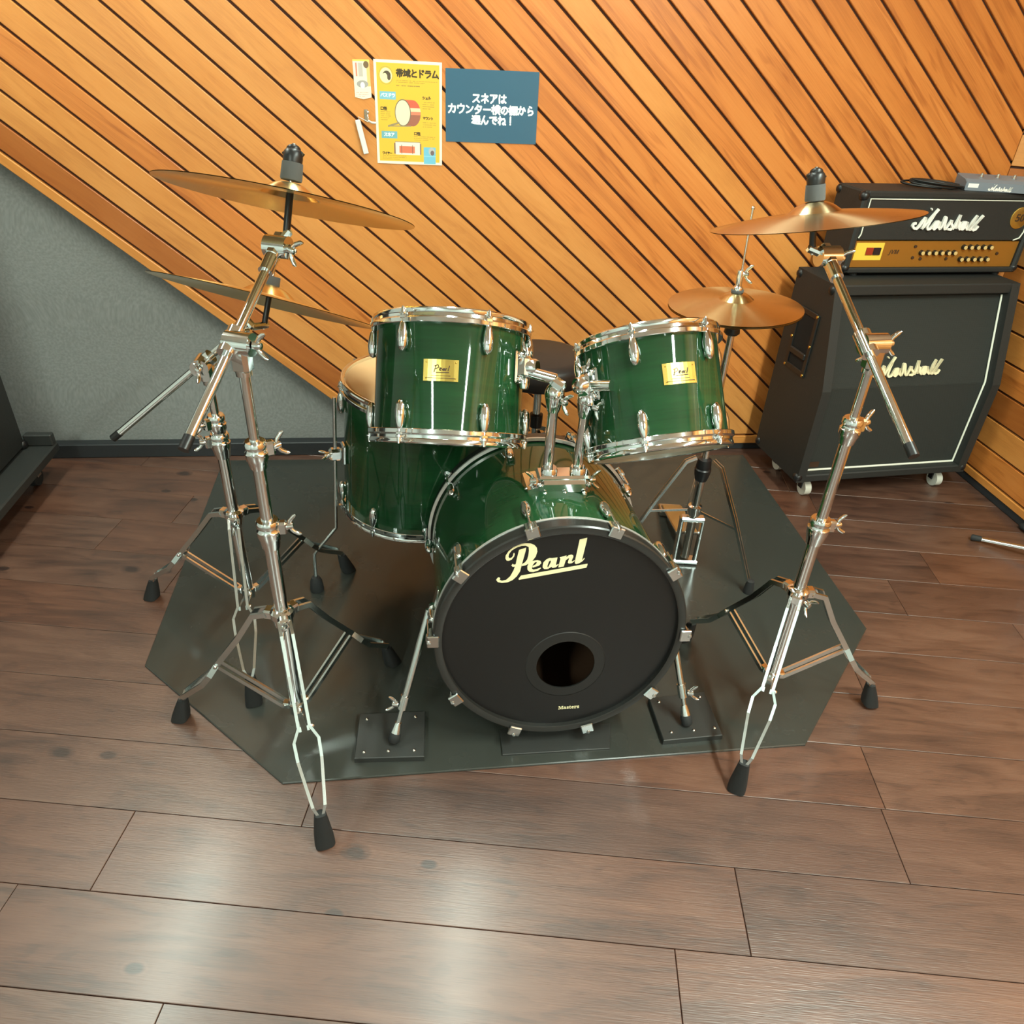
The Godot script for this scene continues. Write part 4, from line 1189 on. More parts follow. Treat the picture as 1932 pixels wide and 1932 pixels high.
func throne_and_snare_stand() -> void:
	var b := Vector3(0.068, 0.006, -2.41)
	var t := thing("drum_throne", "round black drum stool half hidden behind the toms", "stool", at(b))
	part(t, "seat", MB.new().lathe(at(b + Vector3(0, 0.46, 0)), [Vector2(0, 0), Vector2(0.150, 0), Vector2(0.165, 0.008), Vector2(0.172, 0.03), Vector2(0.170, 0.062), Vector2(0.158, 0.078), Vector2(0.13, 0.086), Vector2(0.0, 0.090)], 56, 40), M.seat_vinyl, "padded black seat")
	part(t, "post", MB.new().tube([b + Vector3(0, 0.12, 0), b + Vector3(0, 0.462, 0)], 0.0145, 18), M.chrome)
	part(t, "height_clamp", MB.new().lathe(at(b + Vector3(0, 0.30, 0)), [Vector2(0.0145, -0.03), Vector2(0.022, -0.028), Vector2(0.024, 0.02), Vector2(0.0145, 0.024)], 18), M.black_plastic)
	for k in 3:
		var a := deg_to_rad(25.0 + 120.0 * k)
		var d := Vector3(sin(a), 0, cos(a))
		var side := Vector3.UP.cross(d)
		var m := MB.new()
		bar(m, [b + Vector3(0, 0.26, 0) + d * 0.02, b + Vector3(0, 0.235, 0) + d * 0.07, b + Vector3(0, 0.03, 0) + d * 0.245], side, 0.006, 0.014)
		bar(m, [b + Vector3(0, 0.13, 0) + d * 0.015, b + Vector3(0, 0.135, 0) + d * 0.15], side, 0.005, 0.010)
		var leg := part(t, "leg", m, M.chrome_worn)
		part(leg, "rubber_foot", MB.new().lathe(at(b + d * 0.248 + Vector3(0, 0.0005, 0)), [Vector2(0, 0), Vector2(0.018, 0), Vector2(0.019, 0.01), Vector2(0.013, 0.04), Vector2(0, 0.042)], 14), M.rubber)
	var s := Vector3(0.085, 0.006, -2.02)
	var q := thing("snare_stand", "empty snare drum stand behind the bass drum", "stand", at(s))
	part(q, "post", MB.new().tube([s + Vector3(0, 0.08, 0), s + Vector3(0, 0.40, 0)], 0.012, 16), M.chrome)
	part(q, "basket_hub", MB.new().lathe(at(s + Vector3(0, 0.39, 0)), [Vector2(0.012, 0), Vector2(0.022, 0.004), Vector2(0.024, 0.03), Vector2(0.014, 0.045), Vector2(0, 0.046)], 16), M.chrome)
	for k in 3:
		var a := deg_to_rad(50.0 + 120.0 * k)
		var d := Vector3(sin(a), 0, cos(a))
		var arm := part(q, "basket_arm", MB.new().tube([s + Vector3(0, 0.425, 0) + d * 0.015, s + Vector3(0, 0.43, 0) + d * 0.12, s + Vector3(0, 0.445, 0) + d * 0.165, s + Vector3(0, 0.50, 0) + d * 0.17], 0.0052, 10), M.chrome)
		part(arm, "rubber_grip", MB.new().tube([s + Vector3(0, 0.462, 0) + d * 0.167, s + Vector3(0, 0.515, 0) + d * 0.171], 0.0095, 12), M.rubber)
		var lg := deg_to_rad(-10.0 + 120.0 * k)
		var e := Vector3(sin(lg), 0, cos(lg))
		var sd := Vector3.UP.cross(e)
		var m := MB.new()
		bar(m, [s + Vector3(0, 0.24, 0) + e * 0.016, s + Vector3(0, 0.215, 0) + e * 0.06, s + Vector3(0, 0.03, 0) + e * 0.20], sd, 0.005, 0.012)
		var leg := part(q, "leg", m, M.chrome_worn)
		part(leg, "rubber_foot", MB.new().lathe(at(s + e * 0.205 + Vector3(0, 0.0005, 0)), [Vector2(0, 0), Vector2(0.015, 0), Vector2(0.016, 0.01), Vector2(0.011, 0.036), Vector2(0, 0.038)], 14), M.rubber)

# ---------------------------------------------------------------- amplifier, cabinets, microphone stand
func script_logo(X: Transform3D, w: float, half: float, depth: float) -> MB:
	var m := MB.new()
	for st in MARSHALL:
		var q := v2(st)
		for k in q.size(): q[k] *= w
		m.ribbon(X, q, half, 0.0, depth)
	return m
func corner_cap(t: Node3D, X: Transform3D, p: Vector3, s: float) -> void:
	put(t, "corner_protector", MB.new().ball(Transform3D.IDENTITY, Vector3(s, s, s), 12, 8).mesh(), M.black_plastic, X * at(p))
func guitar_stack() -> void:
	var W := 0.73
	var H := 0.715
	var D := 0.33
	var hc := 0.08
	var brk := 0.368
	var back := 0.09
	var X := yawed(Vector3(1.42, 0, -2.53), 13.0)
	var t := thing("speaker_cabinet", "tall black speaker cabinet with slanted upper front on castors", "speaker", X)
	var S := X * Transform3D(Basis(Vector3.BACK, Vector3.UP, Vector3.LEFT), Vector3.ZERO)   # side profile: x = depth, y = height
	var prof := v2([0, hc, 0, hc + brk, -back, hc + H, -D, hc + H, -D, hc])
	for s in [-1.0, 1.0]:
		var z: float = -s * W / 2
		part(t, "side_panel", MB.new().slab(S, prof, minf(z, z + s * 0.034), maxf(z, z + s * 0.034)), M.vinyl)
	part(t, "top_panel", MB.new().box(X * at(Vector3(0, hc + H - 0.018, -back - (D - back) / 2 + 0.001)), Vector3(W - 0.06, 0.036, D - back), 0.004), M.vinyl)
	part(t, "bottom_panel", MB.new().box(X * at(Vector3(0, hc + 0.015, -D / 2 + 0.0)), Vector3(W - 0.06, 0.03, D), 0.004), M.vinyl)
	part(t, "back_panel", MB.new().box(X * at(Vector3(0, hc + H / 2, -D + 0.012)), Vector3(W - 0.06, H - 0.06, 0.02)), M.vinyl)
	var iw := W - 0.068
	part(t, "lower_grille", MB.new().box(X * at(Vector3(0, hc + 0.03 + (brk - 0.03) / 2, -0.048)), Vector3(iw, brk - 0.03, 0.02), 0.002), M.grille)
	var sl := Vector3(0, H - brk - 0.034, -back * (H - brk - 0.034) / (H - brk))
	var SU := X * along(Vector3(0, hc + brk, 0), sl)
	var ul := sl.length()
	part(t, "upper_grille", MB.new().box(SU * at(Vector3(0, ul / 2, -0.048)), Vector3(iw, ul, 0.02), 0.002), M.grille)
	var pip := MB.new()
	var e := iw / 2 - 0.004
	var f := func(x: float, y: float) -> Vector3: return X * Vector3(x, hc + 0.034 + y, -0.033)
	var g := func(x: float, y: float) -> Vector3: return SU * Vector3(x, y, -0.033)
	for sx in [-1.0, 1.0]:
		pip.tube([f.call(sx * e, 0), f.call(sx * e, brk - 0.034), g.call(sx * e, ul - 0.003)], 0.0036, 8)
	pip.tube([f.call(-e, 0), f.call(e, 0)], 0.0042, 8)
	part(t, "piping", pip, M.piping, "white piping round the grille")
	part(t, "script_logo", script_logo(SU * Transform3D(Basis(Vector3.BACK, 0.035), Vector3(-0.150, 0.036, -0.038)), 0.280, 0.0038, 0.008), M.cream_logo, "cream script reading Marshall")
	part(t, "corner_plate", MB.new().box(X * at(Vector3(-e + 0.035, hc + 0.055, -0.037)), Vector3(0.055, 0.022, 0.002)), M.panel_ink)
	for p in [[-W / 2, hc, 0.0], [W / 2, hc, 0.0], [-W / 2, hc + H, -back], [W / 2, hc + H, -back], [-W / 2, hc, -D], [W / 2, hc, -D], [-W / 2, hc + H, -D], [W / 2, hc + H, -D]]:
		corner_cap(t, X, Vector3(p[0] * 0.975, p[1] + (0.019 if p[1] < 0.3 else -0.019), p[2] + (0.014 if p[2] < -0.3 else -0.014)), 0.019)
	# recessed handle on the left side
	var L := X * Transform3D(Basis(Vector3.BACK, Vector3.UP, Vector3.LEFT), Vector3(-W / 2, 0.565, -0.195))
	var pl := MB.new()
	for s in [-1.0, 1.0]:
		pl.box(L * at(Vector3(s * 0.060, 0, 0.003)), Vector3(0.020, 0.23, 0.006), 0.002)
		pl.box(L * at(Vector3(0, s * 0.106, 0.003)), Vector3(0.11, 0.02, 0.006), 0.002)
	var hp := part(t, "handle_plate", pl, M.handle_black)
	part(hp, "handle_recess", MB.new().box(L * at(Vector3(0, 0, 0.0005)), Vector3(0.102, 0.194, 0.002)), M.dark_void)
	part(hp, "handle_grip", MB.new().box(L * at(Vector3(0, -0.045, 0.006)), Vector3(0.104, 0.024, 0.010), 0.004), M.handle_black)
	var sc := MB.new().lathe(Transform3D.IDENTITY, [Vector2(0.0055, 0), Vector2(0.005, 0.0025), Vector2(0.0, 0.004)], 10).mesh()
	for s in [[-0.062, 0.108], [0.062, 0.108], [0.062, -0.108], [-0.062, -0.108], [0.062, 0.0], [-0.062, 0.0]]:
		put(hp, "screw", sc, M.brass, L * Transform3D(Basis(Vector3.RIGHT, PI / 2), Vector3(s[0], s[1], 0.006)))
	for p in [[-0.29, -0.06], [0.29, -0.06], [-0.29, -0.26], [0.29, -0.26]]:
		var c := MB.new()
		c.box(X * at(Vector3(p[0], hc - 0.006, p[1])), Vector3(0.05, 0.012, 0.05), 0.003)
		for s in [-1.0, 1.0]: c.box(X * at(Vector3(p[0] + s * 0.017, hc - 0.03, p[1] + 0.008)), Vector3(0.005, 0.045, 0.026), 0.002)
		var k := part(t, "castor", c, M.black_plastic)
		part(k, "wheel", MB.new().tube([X * Vector3(p[0] - 0.013, 0.030, p[1] + 0.014), X * Vector3(p[0] + 0.013, 0.030, p[1] + 0.014)], 0.0295, 20), M.caster_wheel)
	# head
	var hw := 0.70
	var hh := 0.268
	var hd := 0.165
	var by := hc + H + 0.012
	var Y := yawed(Vector3(1.447, by, -2.73), 12.5)
	var a := thing("amplifier_head", "black guitar amplifier head with gold control panel", "amplifier", Y)
	for s in [-1.0, 1.0]:
		part(a, "side_panel", MB.new().box(Y * at(Vector3(s * (hw / 2 - 0.011), hh / 2, -hd / 2)), Vector3(0.022, hh, hd), 0.006), M.vinyl)
	part(a, "top_panel", MB.new().box(Y * at(Vector3(0, hh - 0.0105, -hd / 2)), Vector3(hw - 0.03, 0.021, hd), 0.005), M.vinyl)
	part(a, "bottom_panel", MB.new().box(Y * at(Vector3(0, 0.009, -hd / 2)), Vector3(hw - 0.03, 0.018, hd), 0.004), M.vinyl)
	part(a, "back_panel", MB.new().box(Y * at(Vector3(0, hh / 2, -hd + 0.01)), Vector3(hw - 0.04, hh - 0.03, 0.015)), M.vinyl)
	part(a, "front_panel", MB.new().box(Y * at(Vector3(0, 0.180, -0.016)), Vector3(hw - 0.042, 0.140, 0.02), 0.003), M.vinyl, "black front panel carrying the script logo")
	var pq := MB.new()
	var px := hw / 2 - 0.030
	pq.tube([Y * Vector3(-px - 0.006, 0.118, -0.004), Y * Vector3(-px, 0.130, -0.004), Y * Vector3(-px, 0.243, -0.004), Y * Vector3(px, 0.243, -0.004), Y * Vector3(px, 0.140, -0.004), Y * Vector3(px - 0.008, 0.120, -0.004), Y * Vector3(px - 0.03, 0.112, -0.004)], 0.0024, 8)
	part(a, "piping", pq, M.piping, "gold-white piping round the front panel")
	part(a, "script_logo", script_logo(Y * at(Vector3(-0.135, 0.146, -0.0055)), 0.265, 0.0036, 0.008), M.white_logo, "white script reading Marshall")
	var bd := MB.new()
	bd.lathe(Y * Transform3D(Basis(Vector3.RIGHT, PI / 2), Vector3(0.283, 0.187, -0.006)), [Vector2(0.036, 0), Vector2(0.036, 0.002), Vector2(0.033, 0.0035), Vector2(0.0, 0.0035)], 32)
	var bp := part(a, "round_badge", bd, M.gold, "round gold badge reading 50")
	var tm := TextMesh.new()
	var sf := SystemFont.new()
	sf.font_names = PackedStringArray(["Droid Sans"])
	sf.font_weight = 700
	tm.font = sf
	tm.text = "50"
	tm.font_size = 48
	tm.pixel_size = 0.0007
	tm.depth = 0.001
	put(bp, "badge_figures", tm, M.panel_ink, Y * at(Vector3(0.283, 0.187, -0.002)))
	part(a, "control_panel", MB.new().box(Y * at(Vector3(0, 0.0625, -0.018)), Vector3(hw - 0.046, 0.089, 0.012), 0.001), M.panel_gold, "gold control panel")
	part(a, "panel_sticker", MB.new().box(Y * at(Vector3(-0.266, 0.072, -0.0113)), Vector3(0.108, 0.058, 0.0008)), M.sticker, "yellow sticker round the power switches")
	part(a, "power_switch", MB.new().box(Y * at(Vector3(-0.265, 0.073, -0.009)), Vector3(0.026, 0.024, 0.006), 0.001), M.rocker_red, "red rocker switch")
	part(a, "standby_switch", MB.new().box(Y * at(Vector3(-0.236, 0.073, -0.009)), Vector3(0.027, 0.024, 0.006), 0.001), M.rocker_dark, "dark rocker switch")
	var jm := TextMesh.new()
	jm.font = sf
	jm.text = "JVM"
	jm.font_size = 32
	jm.pixel_size = 0.00062
	jm.depth = 0.0008
	put(a, "panel_lettering", jm, M.panel_ink, Y * Transform3D(Basis(Vector3.RIGHT, Vector3(0.2, 1, 0), Vector3.BACK), Vector3(-0.166, 0.070, -0.0118)), "dark model letters on the gold panel")
	var kn := MB.new().lathe(Transform3D.IDENTITY, [Vector2(0.0092, 0), Vector2(0.0085, 0.009), Vector2(0.0068, 0.0095), Vector2(0.0062, 0.011), Vector2(0, 0.0115)], 16).mesh()
	var cap := MB.new().lathe(Transform3D.IDENTITY, [Vector2(0.0068, 0), Vector2(0.0064, 0.0018), Vector2(0, 0.002)], 14).mesh()
	var ks := []
	for x in [-0.059, -0.033, -0.006, 0.020, 0.047, 0.072]: ks.append(Vector2(x, 0.068))
	for x in [0.105, 0.131, 0.158, 0.185, 0.212]:
		ks.append(Vector2(x, 0.087))
		ks.append(Vector2(x + 0.002, 0.046))
	for q in ks:
		var F := Y * Transform3D(Basis(Vector3.RIGHT, PI / 2), Vector3(q.x, q.y, -0.012))
		var kp := put(a, "knob", kn, M.black_plastic, F)
		put(kp, "knob_cap", cap, M.knob_cap, F * at(Vector3(0, 0.0116, 0)))
	for q in [[-0.089, 0.089], [-0.087, 0.051], [-0.055, 0.047], [0.049, 0.047], [0.251, 0.065]]:
		put(a, "panel_button", MB.new().lathe(Transform3D.IDENTITY, [Vector2(0.0052, 0), Vector2(0.005, 0.004), Vector2(0, 0.0045)], 12).mesh(), M.panel_ink, Y * Transform3D(Basis(Vector3.RIGHT, PI / 2), Vector3(q[0], q[1], -0.012)))
	for p in [[-1, 0], [1, 0], [-1, 1], [1, 1]]:
		corner_cap(a, Y, Vector3(p[0] * (hw / 2 - 0.009), hh - 0.0175, -0.013 - p[1] * (hd - 0.026)), 0.0178)
		corner_cap(a, Y, Vector3(p[0] * (hw / 2 - 0.009), 0.016, -0.013 - p[1] * (hd - 0.026)), 0.016)
		part(a, "rubber_foot", MB.new().tube([Y * Vector3(p[0] * 0.29, -0.0118, -0.03 - p[1] * 0.10), Y * Vector3(p[0] * 0.29, 0.001, -0.03 - p[1] * 0.10)], 0.014, 14), M.rubber)
	# foot controller lying on the head
	var ty := by + hh
	var C := yawed(Vector3(1.640, ty, -2.815), -3.0)
	var fc := thing("foot_controller", "grey foot controller with white script lying on the amplifier head", "pedal", C)
	var cp := v2([0.045, 0.001, 0.045, 0.028, 0.028, 0.036, -0.045, 0.044, -0.045, 0.001])
	part(fc, "case", MB.new().slab(C * Transform3D(Basis(Vector3.BACK, Vector3.UP, Vector3.LEFT), Vector3.ZERO), cp, -0.15, 0.15, 0.002), M.pedal_grey)
	part(fc, "front_logo", script_logo(C * at(Vector3(-0.072, 0.004, 0.0448)), 0.078, 0.0013, 0.001), M.white_logo, "white script reading Marshall")
	part(fc, "front_label", MB.new().box(C * at(Vector3(-0.125, 0.017, 0.0452)), Vector3(0.034, 0.013, 0.0008)), M.white_plastic)
	part(fc, "front_label", MB.new().box(C * at(Vector3(0.085, 0.015, 0.0452)), Vector3(0.05, 0.012, 0.0008)), M.white_plastic)
	var fs := MB.new().lathe(Transform3D.IDENTITY, [Vector2(0.0075, 0), Vector2(0.0075, 0.003), Vector2(0.0055, 0.004), Vector2(0.0055, 0.012), Vector2(0.003, 0.014), Vector2(0, 0.014)], 14).mesh()
	for x in [-0.085, -0.03, 0.025, 0.08]:
		put(fc, "foot_switch", fs, M.chrome, C * at(Vector3(x, 0.0395, -0.005)))
	# coiled lead on top
	var pts := []
	for k in 150:
		var u := k / 149.0
		var an := u * TAU * 3.3 + 1.2
		var r := 0.062 + 0.012 * sin(u * 9.0)
		pts.append(Vector3(1.375 + cos(an) * r * 1.35 + u * 0.03, ty + 0.0045 + 0.020 * absf(sin(u * 11.0)) * (0.4 + 0.6 * u), -2.807 + sin(an) * r * 0.62))
	solo("coiled_cable", MB.new().tube(pts, 0.0036, 8), M.cable, Vector3(1.375, ty, -2.8), "black cable coiled on top of the amplifier head", "cable")

func left_cabinet() -> void:
	var X := yawed(Vector3(-1.917, 0, -1.909), 8.4)
	var d := thing("cabinet_dolly", "low dark wheeled board under the cabinet at far left", "dolly", X)
	part(d, "board", MB.new().box(X * at(Vector3(0, 0.112, 0)), Vector3(0.62, 0.036, 0.86), 0.005), M.block)
	var R := X * at(Vector3(0.262, 0.1302, -0.405))
	solo("wood_block", MB.new().box(R * at(Vector3(0, 0.022, 0)), Vector3(0.095, 0.044, 0.03), 0.004), M.block, R.origin, "small dark block on the rear corner of the dolly", "block")
	for p in [[-0.25, -0.36], [0.24, -0.34], [-0.25, 0.36], [0.24, 0.34]]:
		var c := MB.new()
		c.box(X * at(Vector3(p[0], 0.088, p[1])), Vector3(0.05, 0.012, 0.06), 0.003)
		for s in [-1.0, 1.0]: c.box(X * at(Vector3(p[0] + s * 0.016, 0.062, p[1])), Vector3(0.004, 0.05, 0.028), 0.001)
		var k := part(d, "castor", c, M.steel)
		part(k, "wheel", MB.new().tube([X * Vector3(p[0] - 0.012, 0.034, p[1]), X * Vector3(p[0] + 0.012, 0.034, p[1])], 0.0335, 20), M.rubber)
	var Y := X * at(Vector3(-0.02, 0.1302, -0.02))
	var t := thing("bass_cabinet", "tall black cabinet cut off by the left edge", "speaker", Y)
	part(t, "case", MB.new().box(Y * at(Vector3(-0.03, 0.52, 0)), Vector3(0.54, 1.04, 0.74), 0.012), M.vinyl)
	part(t, "grille", MB.new().box(Y * at(Vector3(-0.03, 0.52, 0.371)), Vector3(0.49, 0.98, 0.008), 0.003), M.grille)
	for s in [-1.0, 1.0]:
		for y in [0.012, 1.028]:
			for z in [-0.36, 0.36]:
				corner_cap(t, Y, Vector3(-0.03 + s * 0.26, y, z), 0.02)

func mic_stand() -> void:
	small_parts()
	var h := Vector3(1.865, 0, -2.10)
	var t := thing("microphone_stand", "chrome tripod leg of a microphone stand reaching in at the right edge", "stand", at(h))
	part(t, "pole", MB.new().tube([h + Vector3(0, 0.06, 0), h + Vector3(0, 1.0, 0)], 0.009, 14), M.chrome)
	part(t, "leg_hub", MB.new().lathe(at(h), [Vector2(0, 0.035), Vector2(0.022, 0.035), Vector2(0.024, 0.05), Vector2(0.02, 0.1), Vector2(0.009, 0.11)], 16), M.black_plastic)
	for tip in [Vector3(1.660, 0.013, -2.237), Vector3(1.80, 0.013, -1.86), Vector3(1.885, 0.013, -2.33)]:
		var d: Vector3 = (Vector3(h.x, 0.052, h.z) - tip).normalized()
		var leg := part(t, "leg", MB.new().tube([tip, Vector3(h.x, 0.052, h.z)], 0.0078, 14), M.chrome)
		part(leg, "rubber_foot", MB.new().lathe(along(tip - d * 0.012, d), [Vector2(0, 0), Vector2(0.0095, 0.001), Vector2(0.0115, 0.006), Vector2(0.0105, 0.03), Vector2(0.0085, 0.034), Vector2(0.007, 0.034)], 14), M.rubber)

# ---------------------------------------------------------------- papers on the wall
const GLYPH := {
	"ス": [[18, 18, 80, 18, 72, 38, 50, 62, 15, 88], [52, 60, 86, 90]],
	"ネ": [[50, 5, 50, 20], [15, 28, 82, 28, 50, 55, 12, 74], [50, 52, 50, 95], [62, 56, 88, 76]],
	"ア": [[12, 15, 86, 15, 80, 32, 58, 48], [50, 32, 48, 58, 38, 78, 20, 92]],
	"は": [[18, 12, 14, 45, 17, 90], [40, 30, 90, 30], [68, 10, 68, 70, 60, 85, 46, 86, 40, 76, 48, 67, 66, 70, 90, 86]],
	"カ": [[12, 30, 84, 30, 80, 70, 72, 88, 58, 82], [45, 8, 42, 45, 32, 70, 12, 92]],
	"ウ": [[50, 5, 50, 20], [15, 44, 15, 22, 84, 22, 80, 50, 62, 78, 36, 92]],
	"ン": [[15, 20, 38, 34], [16, 86, 45, 76, 70, 55, 86, 28]],
	"タ": [[42, 8, 32, 30, 12, 50], [38, 22, 82, 22, 74, 52, 52, 78, 22, 94], [32, 45, 64, 66]],
	"ー": [[10, 50, 90, 50]],
	"横": [[5, 30, 42, 30], [24, 8, 24, 92], [24, 34, 6, 66], [24, 36, 40, 56], [48, 18, 95, 18], [62, 6, 62, 30], [80, 6, 80, 30], [45, 32, 98, 32], [52, 44, 90, 44, 90, 74, 52, 74, 52, 44], [52, 59, 90, 59], [71, 32, 71, 74], [62, 78, 46, 94], [80, 78, 96, 94]],
	"の": [[52, 22, 46, 60, 30, 82, 16, 72, 14, 50, 30, 26, 56, 20, 82, 34, 86, 58, 74, 80, 52, 92]],
	"棚": [[4, 30, 32, 30], [18, 8, 18, 92], [18, 34, 4, 64], [18, 36, 32, 54], [34, 92, 40, 70, 40, 14, 62, 14, 62, 88, 56, 90], [40, 38, 62, 38], [40, 60, 62, 60], [66, 92, 72, 70, 72, 14, 94, 14, 94, 88, 86, 90], [72, 38, 94, 38], [72, 60, 94, 60]],
	"か": [[10, 34, 58, 32, 66, 42, 62, 74, 52, 88, 40, 80], [36, 8, 30, 50, 12, 88], [74, 20, 90, 50]],
	"ら": [[40, 6, 62, 16], [30, 28, 26, 62, 50, 46, 74, 50, 80, 68, 66, 86, 34, 92]],
	"選": [[10, 10, 24, 22], [6, 40, 24, 40, 20, 66, 6, 80], [6, 78, 30, 86, 96, 90], [36, 10, 58, 10, 58, 23, 38, 23, 38, 36, 60, 36], [68, 10, 90, 10, 90, 23, 70, 23, 70, 36, 94, 36], [36, 48, 96, 48], [52, 40, 52, 64], [80, 40, 80, 64], [32, 64, 98, 64], [54, 68, 42, 80], [78, 68, 90, 80]],
	"ん": [[48, 8, 30, 50, 12, 92, 30, 60, 46, 54, 52, 72, 60, 90, 76, 86, 90, 60]],
	"で": [[10, 22, 84, 16, 56, 30, 44, 54, 52, 78, 78, 88], [70, 42, 80, 54], [84, 36, 94, 48]],
	"ね": [[28, 8, 28, 92], [10, 28, 40, 26, 10, 72, 50, 36, 78, 30, 88, 50, 86, 78, 72, 90, 60, 82, 68, 72, 94, 90]],
	"！": [[50, 8, 50, 66], [50, 86, 50, 88]],
	"帯": [[8, 20, 92, 20], [28, 6, 28, 34], [50, 6, 50, 34], [72, 6, 72, 34], [28, 34, 72, 34], [8, 56, 8, 46, 92, 46, 92, 56], [22, 88, 22, 62, 78, 62, 78, 84, 70, 86], [50, 50, 50, 98]],
	"域": [[6, 34, 32, 34], [19, 10, 19, 80], [4, 82, 34, 74], [36, 28, 96, 28], [42, 44, 60, 44, 60, 62, 42, 62, 42, 44], [38, 76, 64, 70], [70, 8, 76, 60, 94, 92, 97, 76], [90, 46, 64, 92], [82, 8, 92, 18]],
	"と": [[34, 8, 42, 44], [82, 30, 42, 44, 22, 64, 28, 86, 86, 90]],
	"ド": [[36, 6, 36, 94], [36, 38, 74, 58], [66, 12, 74, 26], [80, 6, 88, 20]],
	"ラ": [[22, 14, 78, 14], [12, 36, 86, 36, 78, 64, 34, 94]],
	"ム": [[46, 8, 14, 84, 88, 78], [68, 54, 94, 94]],
	"バ": [[34, 26, 10, 80], [56, 24, 88, 80], [72, 10, 78, 22], [86, 6, 92, 18]],
	"シ": [[20, 14, 40, 24], [12, 38, 32, 48], [16, 88, 56, 72, 86, 34]],
	"ェ": [[26, 48, 74, 48], [50, 48, 50, 88], [16, 88, 84, 88]],
	"ル": [[30, 14, 28, 56, 10, 88], [56, 10, 56, 84, 90, 58]],
	"口": [[16, 90, 16, 18, 84, 18, 84, 90], [16, 82, 84, 82]],
	"径": [[30, 8, 8, 30], [32, 30, 8, 54], [22, 44, 22, 94], [40, 16, 84, 16, 40, 50], [48, 20, 92, 50], [44, 66, 88, 66], [66, 52, 66, 90], [38, 92, 96, 92]],
	"マ": [[12, 18, 86, 18, 50, 60], [34, 46, 60, 76]],
	"ト": [[40, 6, 40, 94], [40, 38, 78, 58]],
	"ワ": [[14, 44, 14, 18, 84, 18, 78, 56, 34, 94]],
	"イ": [[80, 8, 54, 36, 14, 58], [56, 36, 56, 94]],
	"ヤ": [[10, 40, 86, 24, 66, 48], [34, 8, 56, 94]],
}
func seg(im: Image, a: Vector2, b: Vector2, r: float, c: Color) -> void:
	var x0 := maxi(0, int(minf(a.x, b.x) - r - 1))
	var x1 := mini(im.get_width() - 1, int(maxf(a.x, b.x) + r + 2))
	var y0 := maxi(0, int(minf(a.y, b.y) - r - 1))
	var y1 := mini(im.get_height() - 1, int(maxf(a.y, b.y) + r + 2))
	var d := b - a
	var l := maxf(d.length_squared(), 1e-6)
	for y in range(y0, y1 + 1):
		for x in range(x0, x1 + 1):
			var p := Vector2(x + 0.5, y + 0.5)
			var q := a + d * clampf((p - a).dot(d) / l, 0.0, 1.0)
			var k := clampf(r + 0.5 - p.distance_to(q), 0.0, 1.0)
			if k > 0.0: im.set_pixel(x, y, im.get_pixel(x, y).lerp(c, k))
func write(im: Image, text: String, x: float, y: float, size: float, step: float, r: float, c: Color) -> void:
	for ch in text:
		for st in GLYPH.get(ch, []):
			for k in range(0, st.size() - 2, 2):
				seg(im, Vector2(x + st[k] * size / 100.0, y + st[k + 1] * size / 100.0), Vector2(x + st[k + 2] * size / 100.0, y + st[k + 3] * size / 100.0), r, c)
		x += step
func oval(im: Image, c: Vector2, r: Vector2, col: Color, rim := 0.0) -> void:
	for y in range(int(c.y - r.y - 1), int(c.y + r.y + 2)):
		for x in range(int(c.x - r.x - 1), int(c.x + r.x + 2)):
			if x < 0 or y < 0 or x >= im.get_width() or y >= im.get_height(): continue
			var d := Vector2((x + 0.5 - c.x) / r.x, (y + 0.5 - c.y) / r.y).length()
			if d <= 1.0 and (rim <= 0.0 or d >= 1.0 - rim): im.set_pixel(x, y, col)
func blocks(im: Image, x: float, y: float, w: float, rows: int, pitch: float, h: float, c: Color, seed: int) -> void:
	var rng := RandomNumberGenerator.new()
	rng.seed = seed
	for k in rows:
		var e := x + w * (1.0 if k < rows - 1 else 0.7)
		var p := x
		while p < e:
			var l := rng.randf_range(2.0, 6.0)
			if rng.randf() < 0.85: im.fill_rect(Rect2i(int(p), int(y + k * pitch), int(l), int(h)), c)
			p += l + 1.5
func print_mat(im: Image, rough := 0.4) -> StandardMaterial3D:
	var m := mat(Color.WHITE, rough)
	im.generate_mipmaps()
	m.albedo_texture = ImageTexture.create_from_image(im)
	return m
func sheet(X: Transform3D, w: float, h: float, th: float) -> MB:
	return MB.new().slab(X, v2([-w / 2, -h / 2, w / 2, -h / 2, w / 2, h / 2, -w / 2, h / 2]), 0.0, th, 0.0, Transform2D(Vector2(1 / w, 0), Vector2(0, -1 / h), Vector2(0.5, 0.5)))
